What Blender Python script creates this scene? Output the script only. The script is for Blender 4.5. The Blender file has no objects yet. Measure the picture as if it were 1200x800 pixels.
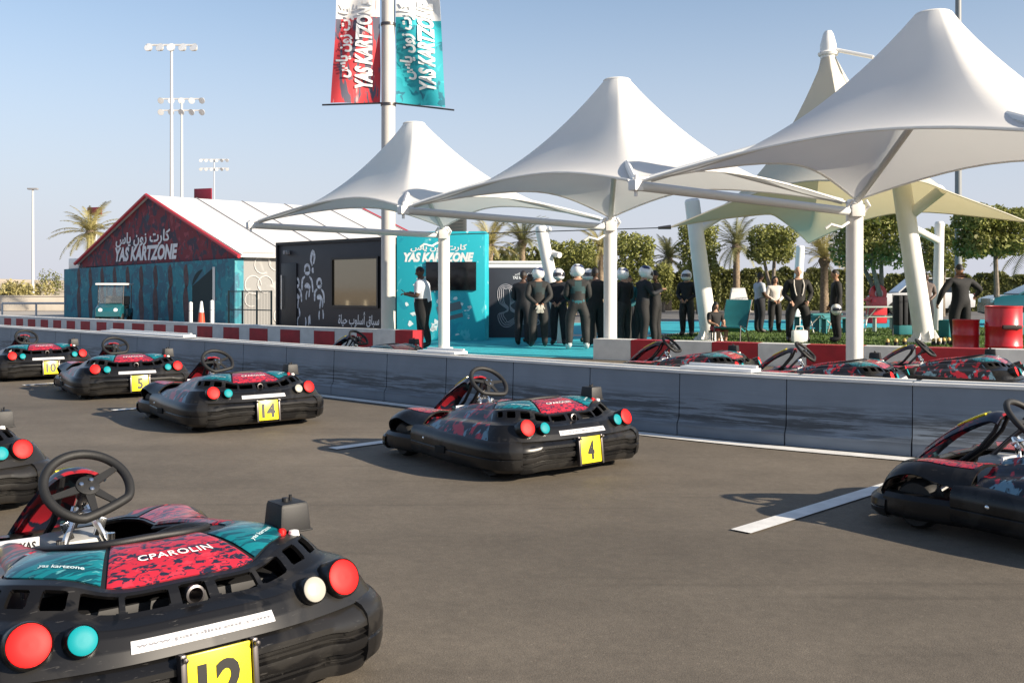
import bpy, bmesh, math, random
import numpy as np
from mathutils import Vector, Matrix

# ------------------------------------------------------------------ camera, sky, sun, exposure
SC = bpy.context.scene
COL = SC.collection
R = math.radians
F, HY, CH = 1170.0, 338.4, 1.3          # focal length (px of a 1200 px frame), horizon row, eye height (m)
cam = bpy.data.cameras.new("camera"); cam_o = bpy.data.objects.new("camera", cam); COL.objects.link(cam_o)
cam_o.location = (0, 0, CH); cam_o.rotation_euler = (R(90), 0, 0)
cam.sensor_width = 36; cam.lens = 36 * F / 1200; cam.shift_y = -(400 - HY) / 1200
cam.clip_start = 0.05; cam.clip_end = 4000
SC.camera = cam_o
SUN_EL, SUN_AZ = 23.0, -27.5               # azimuth counted from +X towards +Y
world = bpy.data.worlds.new("World"); SC.world = world; world.use_nodes = True
wn = world.node_tree; bg = wn.nodes["Background"]
sky = wn.nodes.new("ShaderNodeTexSky"); sky.sky_type = 'NISHITA'; sky.sun_disc = False
sky.sun_elevation = R(SUN_EL); sky.sun_rotation = R(90 - SUN_AZ)
sky.air_density = 1.0; sky.dust_density = 0.4; sky.ozone_density = 1.5; sky.altitude = 0
hz = wn.nodes.new("ShaderNodeMix"); hz.data_type = 'RGBA'; hz.inputs["B"].default_value = (3.9, 4.05, 4.75, 1)       # pale, dusty gulf air, thicker towards the horizon
gm = wn.nodes.new("ShaderNodeNewGeometry"); sp_ = wn.nodes.new("ShaderNodeSeparateXYZ"); wn.links.new(gm.outputs["Incoming"], sp_.inputs[0])
rm = wn.nodes.new("ShaderNodeMapRange"); rm.interpolation_type = 'SMOOTHSTEP'; rm.inputs[1].default_value = 0.0; rm.inputs[2].default_value = -0.34; rm.inputs[3].default_value = 0.93; rm.inputs[4].default_value = 0.10
wn.links.new(sp_.outputs[2], rm.inputs[0]); wn.links.new(rm.outputs[0], hz.inputs["Factor"]); wn.links.new(sky.outputs[0], hz.inputs["A"])
wn.links.new(hz.outputs["Result"], bg.inputs[0]); bg.inputs[1].default_value = 0.079
sun = bpy.data.lights.new("sun", 'SUN'); sun_o = bpy.data.objects.new("sun", sun); COL.objects.link(sun_o)
sun.energy = 4.7; sun.angle = R(0.55); sun.color = (1.0, 0.87, 0.70)
sd = Vector((math.cos(R(SUN_AZ)) * math.cos(R(SUN_EL)), math.sin(R(SUN_AZ)) * math.cos(R(SUN_EL)), math.sin(R(SUN_EL))))
sun_o.rotation_euler = sd.to_track_quat('Z', 'Y').to_euler(); sun_o.location = (20, -5, 30)
SC.view_settings.view_transform = 'Standard'; SC.view_settings.look = 'None'
SC.view_settings.gamma = 1; SC.view_settings.exposure = 1.05; SC.view_settings.use_curve_mapping = False
SC.render.engine = 'CYCLES'
SC.cycles.use_denoising = True
SC.cycles.max_bounces = 6; SC.cycles.diffuse_bounces = 3; SC.cycles.glossy_bounces = 3; SC.cycles.transmission_bounces = 4

rng = random.Random(7)
def at(px, d, z=0.0):                      # point seen at column px, d metres ahead, z metres up
    return Vector(((px - 600) * d / F, d, z))
def gr(px, py):                            # point of the ground seen at (px, py)
    return at(px, F * CH / (py - HY))

# ------------------------------------------------------------------ materials
MATS = {}
def lin(c):
    return tuple(((x / 255) / 12.92 if x / 255 <= 0.04045 else ((x / 255 + 0.055) / 1.055) ** 2.4) for x in c)
def mat(name, col, rough=0.6, metal=0.0, var=0.0, vscale=6.0, bump=0.0, bscale=60.0, spec=0.5, trans=0.0, tcol=None, transm=0.0, coat=0.0, stretch=(1, 1, 1), rvar=0.0):
    if name in MATS: return MATS[name]
    m = bpy.data.materials.new(name); m.use_nodes = True
    nt = m.node_tree; p = nt.nodes["Principled BSDF"]; L = nt.links.new
    p.inputs["Base Color"].default_value = (*col, 1); p.inputs["Roughness"].default_value = rough
    p.inputs["Metallic"].default_value = metal; p.inputs["Specular IOR Level"].default_value = spec
    if coat: p.inputs["Coat Weight"].default_value = coat; p.inputs["Coat Roughness"].default_value = 0.12
    if transm: p.inputs["Transmission Weight"].default_value = transm
    if var or bump or rvar:
        tc = nt.nodes.new("ShaderNodeTexCoord"); mp = nt.nodes.new("ShaderNodeMapping"); mp.inputs["Scale"].default_value = stretch
        L(tc.outputs["Object"], mp.inputs[0])
    if var or rvar:
        n = nt.nodes.new("ShaderNodeTexNoise"); n.inputs["Scale"].default_value = vscale; n.inputs["Detail"].default_value = 6
        L(mp.outputs[0], n.inputs["Vector"])
    if var:
        mr = nt.nodes.new("ShaderNodeMapRange"); mr.inputs[1].default_value = 0.3; mr.inputs[2].default_value = 0.7
        mr.inputs[3].default_value = 1 - var; mr.inputs[4].default_value = 1 + var
        L(n.outputs[0], mr.inputs[0])
        mx = nt.nodes.new("ShaderNodeVectorMath"); mx.operation = 'SCALE'; mx.inputs[0].default_value = col
        L(mr.outputs[0], mx.inputs["Scale"]); L(mx.outputs[0], p.inputs["Base Color"])
    if rvar:
        mr2 = nt.nodes.new("ShaderNodeMapRange"); mr2.inputs[1].default_value = 0.3; mr2.inputs[2].default_value = 0.7
        mr2.inputs[3].default_value = max(0.05, rough - rvar); mr2.inputs[4].default_value = rough + rvar
        L(n.outputs[0], mr2.inputs[0]); L(mr2.outputs[0], p.inputs["Roughness"])
    if bump:
        n2 = nt.nodes.new("ShaderNodeTexNoise"); n2.inputs["Scale"].default_value = bscale; n2.inputs["Detail"].default_value = 4
        L(mp.outputs[0], n2.inputs["Vector"])
        b = nt.nodes.new("ShaderNodeBump"); b.inputs["Strength"].default_value = bump; b.inputs["Distance"].default_value = 0.01
        L(n2.outputs[0], b.inputs["Height"]); L(b.outputs[0], p.inputs["Normal"])
    if trans:
        out = nt.nodes["Material Output"]; t = nt.nodes.new("ShaderNodeBsdfTranslucent"); t.inputs[0].default_value = (*(tcol or col), 1)
        mxs = nt.nodes.new("ShaderNodeMixShader"); mxs.inputs[0].default_value = trans
        L(p.outputs[0], mxs.inputs[1]); L(t.outputs[0], mxs.inputs[2]); L(mxs.outputs[0], out.inputs[0])
    MATS[name] = m; return m
def pattern(name, base, layers, rough=0.35, coat=0.0, spec=0.5, fine=0.0):
    """printed graphic: each layer (colour, scale, threshold, stretch, offset, detail) is laid over the base where a noise passes the threshold"""
    m = bpy.data.materials.new(name); m.use_nodes = True
    nt = m.node_tree; p = nt.nodes["Principled BSDF"]; L = nt.links.new
    p.inputs["Roughness"].default_value = rough; p.inputs["Specular IOR Level"].default_value = spec
    if coat: p.inputs["Coat Weight"].default_value = coat; p.inputs["Coat Roughness"].default_value = 0.1
    tc = nt.nodes.new("ShaderNodeTexCoord"); last = None
    for i, (c, sc, th, st, off, det) in enumerate(layers):
        mp = nt.nodes.new("ShaderNodeMapping"); mp.inputs["Scale"].default_value = st; mp.inputs["Location"].default_value = (off, off * 1.7, off * .6)
        mp.inputs["Rotation"].default_value = (0.3 * i, 0.2, 0.5 + .4 * i)
        L(tc.outputs["Object"], mp.inputs[0])
        n = nt.nodes.new("ShaderNodeTexNoise"); n.inputs["Scale"].default_value = sc; n.inputs["Detail"].default_value = det
        n.inputs["Distortion"].default_value = 0.8
        L(mp.outputs[0], n.inputs["Vector"])
        r = nt.nodes.new("ShaderNodeMapRange"); r.inputs[1].default_value = th - .02; r.inputs[2].default_value = th + .02
        L(n.outputs[0], r.inputs[0])
        mx = nt.nodes.new("ShaderNodeMix"); mx.data_type = 'RGBA'
        L(r.outputs[0], mx.inputs["Factor"]); mx.inputs["B"].default_value = (*c, 1)
        if last is None: mx.inputs["A"].default_value = (*base, 1)
        else: L(last, mx.inputs["A"])
        last = mx.outputs["Result"]
    L(last, p.inputs["Base Color"])
    MATS[name] = m; return m

# ------------------------------------------------------------------ mesh building
_font = {}
def text_geo(s, shear=0.0, bold=0.0, spacing=1.0):
    k = (s, shear, bold, spacing)
    if k not in _font:
        c = bpy.data.curves.new("lettering", 'FONT'); c.body = s; c.shear = shear; c.offset = bold; c.space_character = spacing; c.resolution_u = 3
        c.fill_mode = 'FRONT' if hasattr(c, 'fill_mode') else c.fill_mode
        o = bpy.data.objects.new("lettering", c); COL.objects.link(o)
        dg = bpy.context.evaluated_depsgraph_get(); me = bpy.data.meshes.new_from_object(o.evaluated_get(dg))
        v = np.array([x.co[:2] for x in me.vertices]); f = [tuple(q.vertices) for q in me.polygons]
        bpy.data.objects.remove(o); bpy.data.curves.remove(c); bpy.data.meshes.remove(me)
        mn, mxx = v.min(0), v.max(0); v = v - (mn + mxx) / 2
        _font[k] = (v, f, mxx - mn)
    return _font[k]
def catmull(P, n, closed=False):
    P = [np.array(p, float) for p in P]; N = len(P); out = []
    segs = N if closed else N - 1
    for i in range(segs):
        if closed: p0, p1, p2, p3 = P[(i - 1) % N], P[i], P[(i + 1) % N], P[(i + 2) % N]
        else: p0, p1, p2, p3 = P[max(i - 1, 0)], P[i], P[i + 1], P[min(i + 2, N - 1)]
        for j in range(n):
            t = j / n
            out.append(.5 * ((2 * p1) + (p2 - p0) * t + (2 * p0 - 5 * p1 + 4 * p2 - p3) * t * t + (3 * p1 - p0 - 3 * p2 + p3) * t ** 3))
    if not closed: out.append(P[-1])
    return np.array(out)
def cr_at(P, s):                            # Catmull-Rom value at index s
    P = np.asarray(P, float); N = len(P); s = min(max(s, 0), N - 1); i = min(int(s), N - 2); t = s - i
    p0, p1, p2, p3 = P[max(i - 1, 0)], P[i], P[i + 1], P[min(i + 2, N - 1)]
    if i == 0: p0 = 2 * p1 - p2
    return .5 * ((2 * p1) + (p2 - p0) * t + (2 * p0 - 5 * p1 + 4 * p2 - p3) * t * t + (3 * p1 - p0 - 3 * p2 + p3) * t ** 3)
class MB:
    def __init__(self): self.v = []; self.f = []; self.m = []
    def add(self, v, f, mi=0):
        o = len(self.v); self.v += [tuple(float(c) for c in x) for x in v]
        for q in f: self.f.append(tuple(o + i for i in q)); self.m.append(mi)
        return self
    def box(self, c, s, rot=None, mi=0, bev=0.0):
        bm = bmesh.new(); bmesh.ops.create_cube(bm, size=1)
        for x in bm.verts: x.co = Vector((x.co.x * s[0], x.co.y * s[1], x.co.z * s[2]))
        if bev: bmesh.ops.bevel(bm, geom=list(bm.edges), offset=bev, segments=2, affect='EDGES', profile=.6)
        M = Matrix.Translation(c) @ (rot.to_4x4() if rot is not None else Matrix.Identity(4))
        bm.verts.index_update()
        self.add([M @ x.co for x in bm.verts], [tuple(x.index for x in q.verts) for q in bm.faces], mi); bm.free(); return self
    def hexa(self, b, t, mi=0):             # b, t: four corners below and above
        self.add(list(b) + list(t), [(3, 2, 1, 0), (4, 5, 6, 7), (0, 1, 5, 4), (1, 2, 6, 5), (2, 3, 7, 6), (3, 0, 4, 7)], mi); return self
    def tube(self, path, r, n=8, mi=0, closed=False, caps=True, flat=None):
        P = [Vector(p) for p in path]; N = len(P)
        rs = [r] * N if not hasattr(r, '__len__') else list(r)
        V = []; up = None
        for i in range(N):
            a = P[i - 1] if (i > 0 or closed) else P[i]; b = P[(i + 1) % N] if (i < N - 1 or closed) else P[i]
            t = (b - a).normalized()
            if up is None:
                up = Vector((0, 0, 1)) if abs(t.z) < .9 else Vector((1, 0, 0))
            x = (up - t * up.dot(t)).normalized(); y = t.cross(x); up = x
            for k in range(n):
                an = 2 * math.pi * k / n
                V.append(P[i] + (x * math.cos(an) * (flat or 1) + y * math.sin(an)) * rs[i])
        Fc = []
        for i in range(N if closed else N - 1):
            for k in range(n):
                a, b = i * n + k, i * n + (k + 1) % n; c = ((i + 1) % N) * n
                Fc.append((a, b, c + (k + 1) % n, c + k))
        if caps and not closed: Fc += [tuple(reversed(range(n))), tuple((N - 1) * n + k for k in range(n))]
        return self.add(V, Fc, mi)
    def lathe(self, prof, n=16, c=(0, 0, 0), mi=0, M=None, sy=1.0):
        V = []; Fc = []
        for r, z in prof:
            for k in range(n):
                a = 2 * math.pi * k / n; q = Vector((r * math.cos(a), r * math.sin(a) * sy, z))
                V.append((M @ q if M is not None else q) + Vector(c))
        for i in range(len(prof) - 1):
            for k in range(n):
                Fc.append((i * n + k, i * n + (k + 1) % n, (i + 1) * n + (k + 1) % n, (i + 1) * n + k))
        if prof[0][0] > 1e-6: Fc.append(tuple(reversed(range(n))))
        if prof[-1][0] > 1e-6: Fc.append(tuple((len(prof) - 1) * n + k for k in range(n)))
        return self.add(V, Fc, mi)
    def grid(self, P, mi=0, closed=False):
        P = np.asarray(P); n, m = P.shape[:2]; Fc = []
        for i in range(n if closed else n - 1):
            for j in range(m - 1): Fc.append((i * m + j, ((i + 1) % n) * m + j, ((i + 1) % n) * m + j + 1, i * m + j + 1))
        return self.add(P.reshape(-1, 3), Fc, mi)
    def sheet(self, P, th, mask=None, mi=0, mfun=None):
        """grid given a thickness th against its normals, with the cells of mask left out as real holes"""
        P = np.asarray(P, float); n, m = P.shape[:2]
        du = np.gradient(P, axis=0); dv = np.gradient(P, axis=1); N = np.cross(du, dv); N /= (np.linalg.norm(N, axis=2, keepdims=True) + 1e-12)
        Q = P - N * th; o = n * m; V = np.concatenate([P.reshape(-1, 3), Q.reshape(-1, 3)])
        if mask is None: mask = np.ones((n - 1, m - 1), bool)
        id_ = lambda i, j: i * m + j
        for i in range(n - 1):
            for j in range(m - 1): pass
        faces = []; mats = []
        for i in range(n - 1):
            for j in range(m - 1):
                if not mask[i, j]: continue
                k = mfun(i, j) if mfun else mi
                a, b, c, d = id_(i, j), id_(i + 1, j), id_(i + 1, j + 1), id_(i, j + 1)
                faces.append((a, b, c, d)); faces.append((d + o, c + o, b + o, a + o)); mats += [k, k]
                for (di, dj, p, q) in ((-1, 0, d, a), (1, 0, b, c), (0, -1, a, b), (0, 1, c, d)):
                    ii, jj = i + di, j + dj
                    if ii < 0 or jj < 0 or ii >= n - 1 or jj >= m - 1 or not mask[ii, jj]:
                        faces.append((q, p, p + o, q + o)); mats.append(k)
        base = len(self.v); self.v += [tuple(x) for x in V]
        self.f += [tuple(base + x for x in q) for q in faces]; self.m += mats
        return self
    def text(self, s, fn, width=None, height=None, shear=0.0, bold=0.0, spacing=1.0, mi=0):
        v, f, d = text_geo(s, shear, bold, spacing)
        kx = width / d[0] if width else height / d[1]; ky = height / d[1] if height else kx
        return self.add([fn(x * kx, y * ky) for x, y in v], f, mi)
    def plane_text(self, s, c, x, y, **k):
        c, x, y = Vector(c), Vector(x).normalized(), Vector(y).normalized()
        return self.text(s, lambda a, b: c + x * a + y * b, **k)
    def poly(self, pts, mi=0): return self.add(pts, [tuple(range(len(pts)))], mi)
    def mesh(self, name, mats, sharp=40):
        me = bpy.data.meshes.new(name); me.from_pydata(self.v, [], self.f)
        for q in (mats if isinstance(mats, (list, tuple)) else [mats]): me.materials.append(q)
        me.polygons.foreach_set('material_index', self.m); me.validate(); me.update()
        if sharp:
            me.shade_smooth(); me.set_sharp_from_angle(angle=R(sharp))
        return me
    def build(self, name, mats, parent=None, sharp=40, label=None):
        o = bpy.data.objects.new(name, self.mesh(name, mats, sharp)); COL.objects.link(o)
        if parent is not None: o.parent = parent
        if label: o['label'] = label
        return o
def thing(name, label, cat, loc=(0, 0, 0), rz=0.0, group=None):
    o = bpy.data.objects.new(name, None); COL.objects.link(o); o.empty_display_size = .2
    o.location = loc; o.rotation_euler = (0, 0, rz); o['label'] = label; o['category'] = cat
    if group: o['group'] = group
    return o
def tag(o, label=None, cat=None, group=None, kind=None):
    if label: o['label'] = label
    if cat: o['category'] = cat
    if group: o['group'] = group
    if kind: o['kind'] = kind
    return o
def link_copy(o, parent=None):
    c = o.copy(); COL.objects.link(c); c.parent = parent
    for ch in [x for x in o.children]: link_copy(ch, c)
    return c

M_asph = None
BLK = mat("black_plastic", (0.007, 0.0068, 0.0072), .32, var=.45, vscale=5, bump=.015, bscale=220, rvar=.10, spec=.6)
RUB = mat("black_rubber", (0.009, 0.009, 0.009), .62, var=.2, vscale=20, bump=.1, bscale=200)
SOFT = mat("matt_black_plastic", (0.008, 0.008, 0.009), .55, bump=.1, bscale=400)
BLK = pattern("scuffed_black_plastic", (.0065, .0063, .0066), [((.017, .016, .015), 3.2, .55, (1, 1, 1), 0, 9), ((.040, .038, .036), 26, .685, (1, 1, 7), 3, 5), ((.003, .003, .003), 11, .64, (1, 1, 1), 7, 5)], .28, spec=.38)
CHR = mat("chrome_steel", (.75, .75, .74), .22, 1.0, rvar=.08)
DMET = mat("dark_steel", (.12, .11, .11), .38, .9)
WHT = mat("white_gloss", (.78, .78, .76), .3, var=.05, vscale=14)
WPAINT = mat("white_painted_steel", (.78, .77, .74), .4, var=.04, vscale=3, bump=.02, bscale=40)
REDL = mat("red_lens", (.85, .010, .010), .5, spec=.2)
TEALL = mat("teal_disc", (0.0, .22, .25), .5, spec=.2)
CREAML = mat("cream_disc", (.33, .32, .28), .4, spec=.3)
STRIP = mat("strip_white", (.50, .50, .52), .4)
YEL = mat("yellow_plate_plastic", (.86, .70, .02), .3, coat=.2)
INK = mat("black_ink", (.012, .012, .012), .4)
GREYINK = mat("grey_ink", (.16, .16, .18), .5)
NAVY = (.012, .016, .032); REDC = (.40, .016, .032); TEALC = (.004, .15, .18)
PRED = pattern("red_splatter_print", REDC, [(NAVY, 26, .525, (1, 2.6, 1), 0, 7), ((.52, .03, .05), 30, .62, (1, 1.8, 1), 3, 3)], .3, .3)
PTEAL = pattern("teal_brushed_print", TEALC, [((.003, .06, .085), 14, .50, (.6, 3.4, 1), 0, 7), ((.08, .28, .30), 20, .64, (.6, 3.4, 1), 5, 5)], .3, .3)
PFAIR = pattern("fairing_print", (.30, .014, .025), [(NAVY, 7, .47, (1, 1.2, 1), 1, 6), ((.05, .12, .15), 10, .66, (1, 1, 1), 5, 4)], .34, .2)
PNAVY = pattern("navy_print_with_red_splashes", (.011, .013, .02), [(REDC, 5.5, .545, (1, 1.5, 1), 2, 6), ((.12, .22, .28), 6, .60, (1, 1.6, 1), 6, 6), (NAVY, 16, .60, (1, 1, 1), 1, 4)], .33, .06, spec=.4)
# ------------------------------------------------------------------ ground and paving
def structure(name, mb, m, **k):
    o = mb.build(name, m, sharp=None); o['kind'] = 'structure'; return o
M_sand = mat("desert_sand", (.40, .33, .25), .9, var=.18, vscale=.25, bump=.4, bscale=3)
def asphalt(name, col, seams=True):
    m = bpy.data.materials.new(name); m.use_nodes = True; nt = m.node_tree; p = nt.nodes["Principled BSDF"]; L = nt.links.new
    tc = nt.nodes.new("ShaderNodeTexCoord")
    def noise(sc, det, st=(1, 1, 1)):
        mp = nt.nodes.new("ShaderNodeMapping"); mp.inputs["Scale"].default_value = st; mp.inputs["Rotation"].default_value = (0, 0, R(43))
        n = nt.nodes.new("ShaderNodeTexNoise"); n.inputs["Scale"].default_value = sc; n.inputs["Detail"].default_value = det
        L(tc.outputs["Object"], mp.inputs[0]); L(mp.outputs[0], n.inputs["Vector"]); return n.outputs[0]
    def rangemap(x, a, b, c, d):
        r = nt.nodes.new("ShaderNodeMapRange"); r.inputs[1].default_value = a; r.inputs[2].default_value = b; r.inputs[3].default_value = c; r.inputs[4].default_value = d
        L(x, r.inputs[0]); return r.outputs[0]
    def mul(a, b):
        q = nt.nodes.new("ShaderNodeMath"); q.operation = 'MULTIPLY'; L(a, q.inputs[0]); L(b, q.inputs[1]); return q.outputs[0]
    big = mul(rangemap(noise(.35, 4), .3, .7, .84, 1.13), mul(rangemap(noise(2.6, 7), .3, .7, .90, 1.10), mul(rangemap(noise(17, 5), .35, .65, .93, 1.07), rangemap(noise(55, 2), .66, .74, 1.0, 1.35))))
    lanes = mul(rangemap(noise(1.1, 5, (.10, 1, 1)), .35, .65, .86, 1.08), rangemap(noise(9, 3, (.04, 1, 1)), .58, .72, 1.0, .85))       # worn lanes along the track
    grain = rangemap(noise(140, 3), .3, .7, .84, 1.17)
    vor = nt.nodes.new("ShaderNodeTexVoronoi"); vor.inputs["Scale"].default_value = 160; L(tc.outputs["Object"], vor.inputs["Vector"])
    chips = rangemap(vor.outputs["Distance"], .0, .6, 1.14, .92)
    k = mul(mul(big, lanes), mul(grain, chips))
    v = nt.nodes.new("ShaderNodeVectorMath"); v.operation = 'SCALE'; v.inputs[0].default_value = col; L(k, v.inputs["Scale"]); L(v.outputs[0], p.inputs["Base Color"])
    b = nt.nodes.new("ShaderNodeBump"); b.inputs["Strength"].default_value = .22; b.inputs["Distance"].default_value = .003
    L(vor.outputs["Distance"], b.inputs["Height"]); L(b.outputs[0], p.inputs["Normal"])
    p.inputs["Roughness"].default_value = .78; p.inputs["Specular IOR Level"].default_value = .35
    return m
M_track = asphalt("track_asphalt", (.134, .113, .087))
M_road = asphalt("road_asphalt", (.16, .155, .15))
M_pave = mat("pale_concrete", (.36, .33, .29), .85, var=.12, vscale=1.2, bump=.2, bscale=30)
M_carpet = mat("turquoise_carpet", (.012, .33, .40), .85, var=.14, vscale=3, bump=.3, bscale=150)
M_grass0 = mat("turf_base", (.055, .10, .016), .95, var=.3, vscale=5, bump=.6, bscale=60)
M_paint = mat("white_road_paint", (.70, .69, .66), .6, var=.12, vscale=9, bump=.15, bscale=80)

def sheet_poly(name, pts, z, m):
    mb = MB(); mb.poly([(x, y, z) for x, y in pts]); return structure(name, mb, m)
sheet_poly("ground", [(-1500, -200), (1500, -200), (1500, 2500), (-1500, 2500)], -.03, M_sand)
# wall and barrier lines in plan
WALL = [(-40, 48.0), (-27, 35.6), (-17.5, 26.4), (-10, 19.4), (-5.6, 15.35), (-1.71, 11.8), (1.376, 8.98), (2.98, 7.82), (3.78, 7.38), (6.2, 6.35), (9.5, 5.3), (14, 4.2)]
BARL = [(-34, 46.2), (-20, 34.8), (-13.2, 29.2), (-4.98, 22.5), (-2.74, 20.85), (-2.02, 20.35)]
BARR = [(1.45, 18.45), (5.5, 16.15), (7.6, 15.1), (10.4, 13.95), (14, 12.7)]
def dense(P, n=10): return catmull(P, n)
wallc = dense(WALL, 10); barl = dense(BARL, 10); barr = dense(BARR, 10)
track = [(-60, 60), (-60, -60), (60, -60), (60, -2), (14, 12.9)] + [(p[0] + .1, p[1] + .1) for p in barr[::-1]] + [(1.5, 18.6), (-2.0, 20.6)] + [(p[0] + .1, p[1] + .1) for p in barl[::-1]] + [(-42, 53)]
sheet_poly("track_surface", track, -.004, M_track)
sheet_poly("apron", [(-36, 49), (-2.0, 20.7), (1.5, 18.7), (15, 12.9), (60, 0), (60, 66), (-10, 60), (-30, 62)], -.012, M_pave)
sheet_poly("turquoise_floor", [(-2.95, 25.2), (-2.95, 21.3), (-2.02, 20.5), (1.5, 18.6), (2.6, 18.1), (2.6, 20.5), (4.2, 25.0), (3.6, 27.5), (-2.95, 27.5)], 0.0, M_carpet)
sheet_poly("turquoise_path", [(3.7, 28.5), (6.0, 30.5), (12, 33.5), (30, 35), (30, 43), (10, 42), (1.5, 38), (-4, 30)], -.008, M_carpet)
sheet_poly("road", [(-20, 42.5), (1.5, 38.4), (10, 42.5), (60, 43.5), (60, 60), (-20, 60)], -.006, M_road)
# turf: a base sheet and mown blades
turf_pts = [(2.65, 18.0), (7.6, 15.3), (14, 12.95), (30, 9), (30, 34.8), (12, 33.3), (6.2, 30.3), (3.75, 27.4), (4.25, 25.0), (2.65, 20.5)]
sheet_poly("lawn", turf_pts, 0.0, M_grass0)
def inside(x, y, P):
    c = False; j = len(P) - 1
    for i in range(len(P)):
        if (P[i][1] > y) != (P[j][1] > y) and x < (P[j][0] - P[i][0]) * (y - P[i][1]) / (P[j][1] - P[i][1]) + P[i][0]: c = not c
        j = i
    return c
M_blade = mat("grass_blades", (.075, .13, .022), .7, var=.35, vscale=2, trans=.25)
mb = MB(); V = []; Fc = []
while len(V) < 3 * 26000:
    d = 14 + 20 * rng.random(); x = rng.uniform(2.6, min(.56 * d, 18)); y = d
    if not inside(x, y, turf_pts): continue
    a = rng.uniform(0, 6.28); h = rng.uniform(.025, .055); w = rng.uniform(.012, .03)
    V += [(x - w * math.cos(a), y - w * math.sin(a), 0), (x + w * math.cos(a), y + w * math.sin(a), 0), (x + rng.uniform(-.02, .02), y + rng.uniform(-.02, .02), h)]
    n = len(V); Fc.append((n - 3, n - 2, n - 1))
mb.add(V, Fc); g = mb.build("grass", M_blade, sharp=None); tag(g, "short green grass of the lawn behind the low barrier", "grass", kind="stuff")

# painted lines
def strip(name, pts, w, z=.004):
    mb = MB(); P = [Vector((x, y, 0)) for x, y in pts]; L_, R_ = [], []
    for i, p in enumerate(P):
        t = (P[min(i + 1, len(P) - 1)] - P[max(i - 1, 0)]).normalized(); n = Vector((-t.y, t.x, 0)) * w / 2
        L_.append(p + n + Vector((0, 0, z))); R_.append(p - n + Vector((0, 0, z)))
    for i in range(len(P) - 1): mb.add([R_[i], R_[i + 1], L_[i + 1], L_[i]], [(0, 1, 2, 3)])
    return structure(name, mb, M_paint)
for (x, y) in ((1.156, 5.29), (-1.53, 8.06), (-4.34, 10.62), (-6.66, 13.4)):
    strip("grid_line", [(x + .07, y + .06), (x + 1.75, y + 1.72)], .125)
strip("edge_line", [(p[0] - .10, p[1] - .11) for p in wallc], .17)

# ------------------------------------------------------------------ long concrete wall beside the track
def resample(P, step):
    P = np.asarray(P, float); d = np.r_[0, np.cumsum(np.linalg.norm(np.diff(P, axis=0), axis=1))]; n = int(d[-1] / step)
    return np.array([[np.interp(i * step, d, P[:, k]) for k in range(2)] for i in range(n + 1)])
def wall_material():
    m = bpy.data.materials.new("scuffed_wall_paint"); m.use_nodes = True; nt = m.node_tree; p = nt.nodes["Principled BSDF"]; L = nt.links.new
    p.inputs["Roughness"].default_value = .55
    g = nt.nodes.new("ShaderNodeNewGeometry"); mp = nt.nodes.new("ShaderNodeMapping"); mp.inputs["Rotation"].default_value = (0, 0, R(43)); 
    L(g.outputs["Position"], mp.inputs[0])
    st = nt.nodes.new("ShaderNodeMapping"); st.inputs["Scale"].default_value = (.8, .8, 16); L(mp.outputs[0], st.inputs[0])
    n = nt.nodes.new("ShaderNodeTexNoise"); n.inputs["Scale"].default_value = 2.2; n.inputs["Detail"].default_value = 9; n.inputs["Roughness"].default_value = .70; L(st.outputs[0], n.inputs["Vector"])
    sx = nt.nodes.new("ShaderNodeSeparateXYZ"); L(g.outputs["Position"], sx.inputs[0])
    band = nt.nodes.new("ShaderNodeValToRGB"); e = band.color_ramp.elements
    e[0].position = .06; e[0].color = (.0, .0, .0, 1); e[1].position = .16; e[1].color = (1, 1, 1, 1)
    q = band.color_ramp.elements.new(.30); q.color = (.85, .85, .85, 1); q = band.color_ramp.elements.new(.36); q.color = (.12, .12, .12, 1); q = band.color_ramp.elements.new(.5); q.color = (0, 0, 0, 1)
    L(sx.outputs[2], band.inputs[0])
    th = nt.nodes.new("ShaderNodeMapRange"); th.inputs[1].default_value = .43; th.inputs[2].default_value = .53; L(n.outputs[0], th.inputs[0])
    mu = nt.nodes.new("ShaderNodeMath"); mu.operation = 'MULTIPLY'; L(th.outputs[0], mu.inputs[0]); L(band.outputs[0], mu.inputs[1])
    n2 = nt.nodes.new("ShaderNodeTexNoise"); n2.inputs["Scale"].default_value = 2.3; n2.inputs["Detail"].default_value = 6; L(g.outputs["Position"], n2.inputs["Vector"])
    r2 = nt.nodes.new("ShaderNodeMapRange"); r2.inputs[1].default_value = .3; r2.inputs[2].default_value = .7; r2.inputs[3].default_value = .86; r2.inputs[4].default_value = 1.08; L(n2.outputs[0], r2.inputs[0])
    sc = nt.nodes.new("ShaderNodeVectorMath"); sc.operation = 'SCALE'; sc.inputs[0].default_value = (.20, .235, .275); L(r2.outputs[0], sc.inputs["Scale"])
    mx = nt.nodes.new("ShaderNodeMix"); mx.data_type = 'RGBA'; L(mu.outputs[0], mx.inputs["Factor"]); L(sc.outputs[0], mx.inputs["A"]); mx.inputs["B"].default_value = (.055, .06, .066, 1)
    L(mx.outputs["Result"], p.inputs["Base Color"]); return m
M_wall = wall_material()
M_cope = mat("pale_coping", (.66, .65, .62), .6, var=.12, vscale=4, bump=.1, bscale=50)
wp = resample(wallc, 1.0)
mb = MB()
cop = MB()
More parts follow.
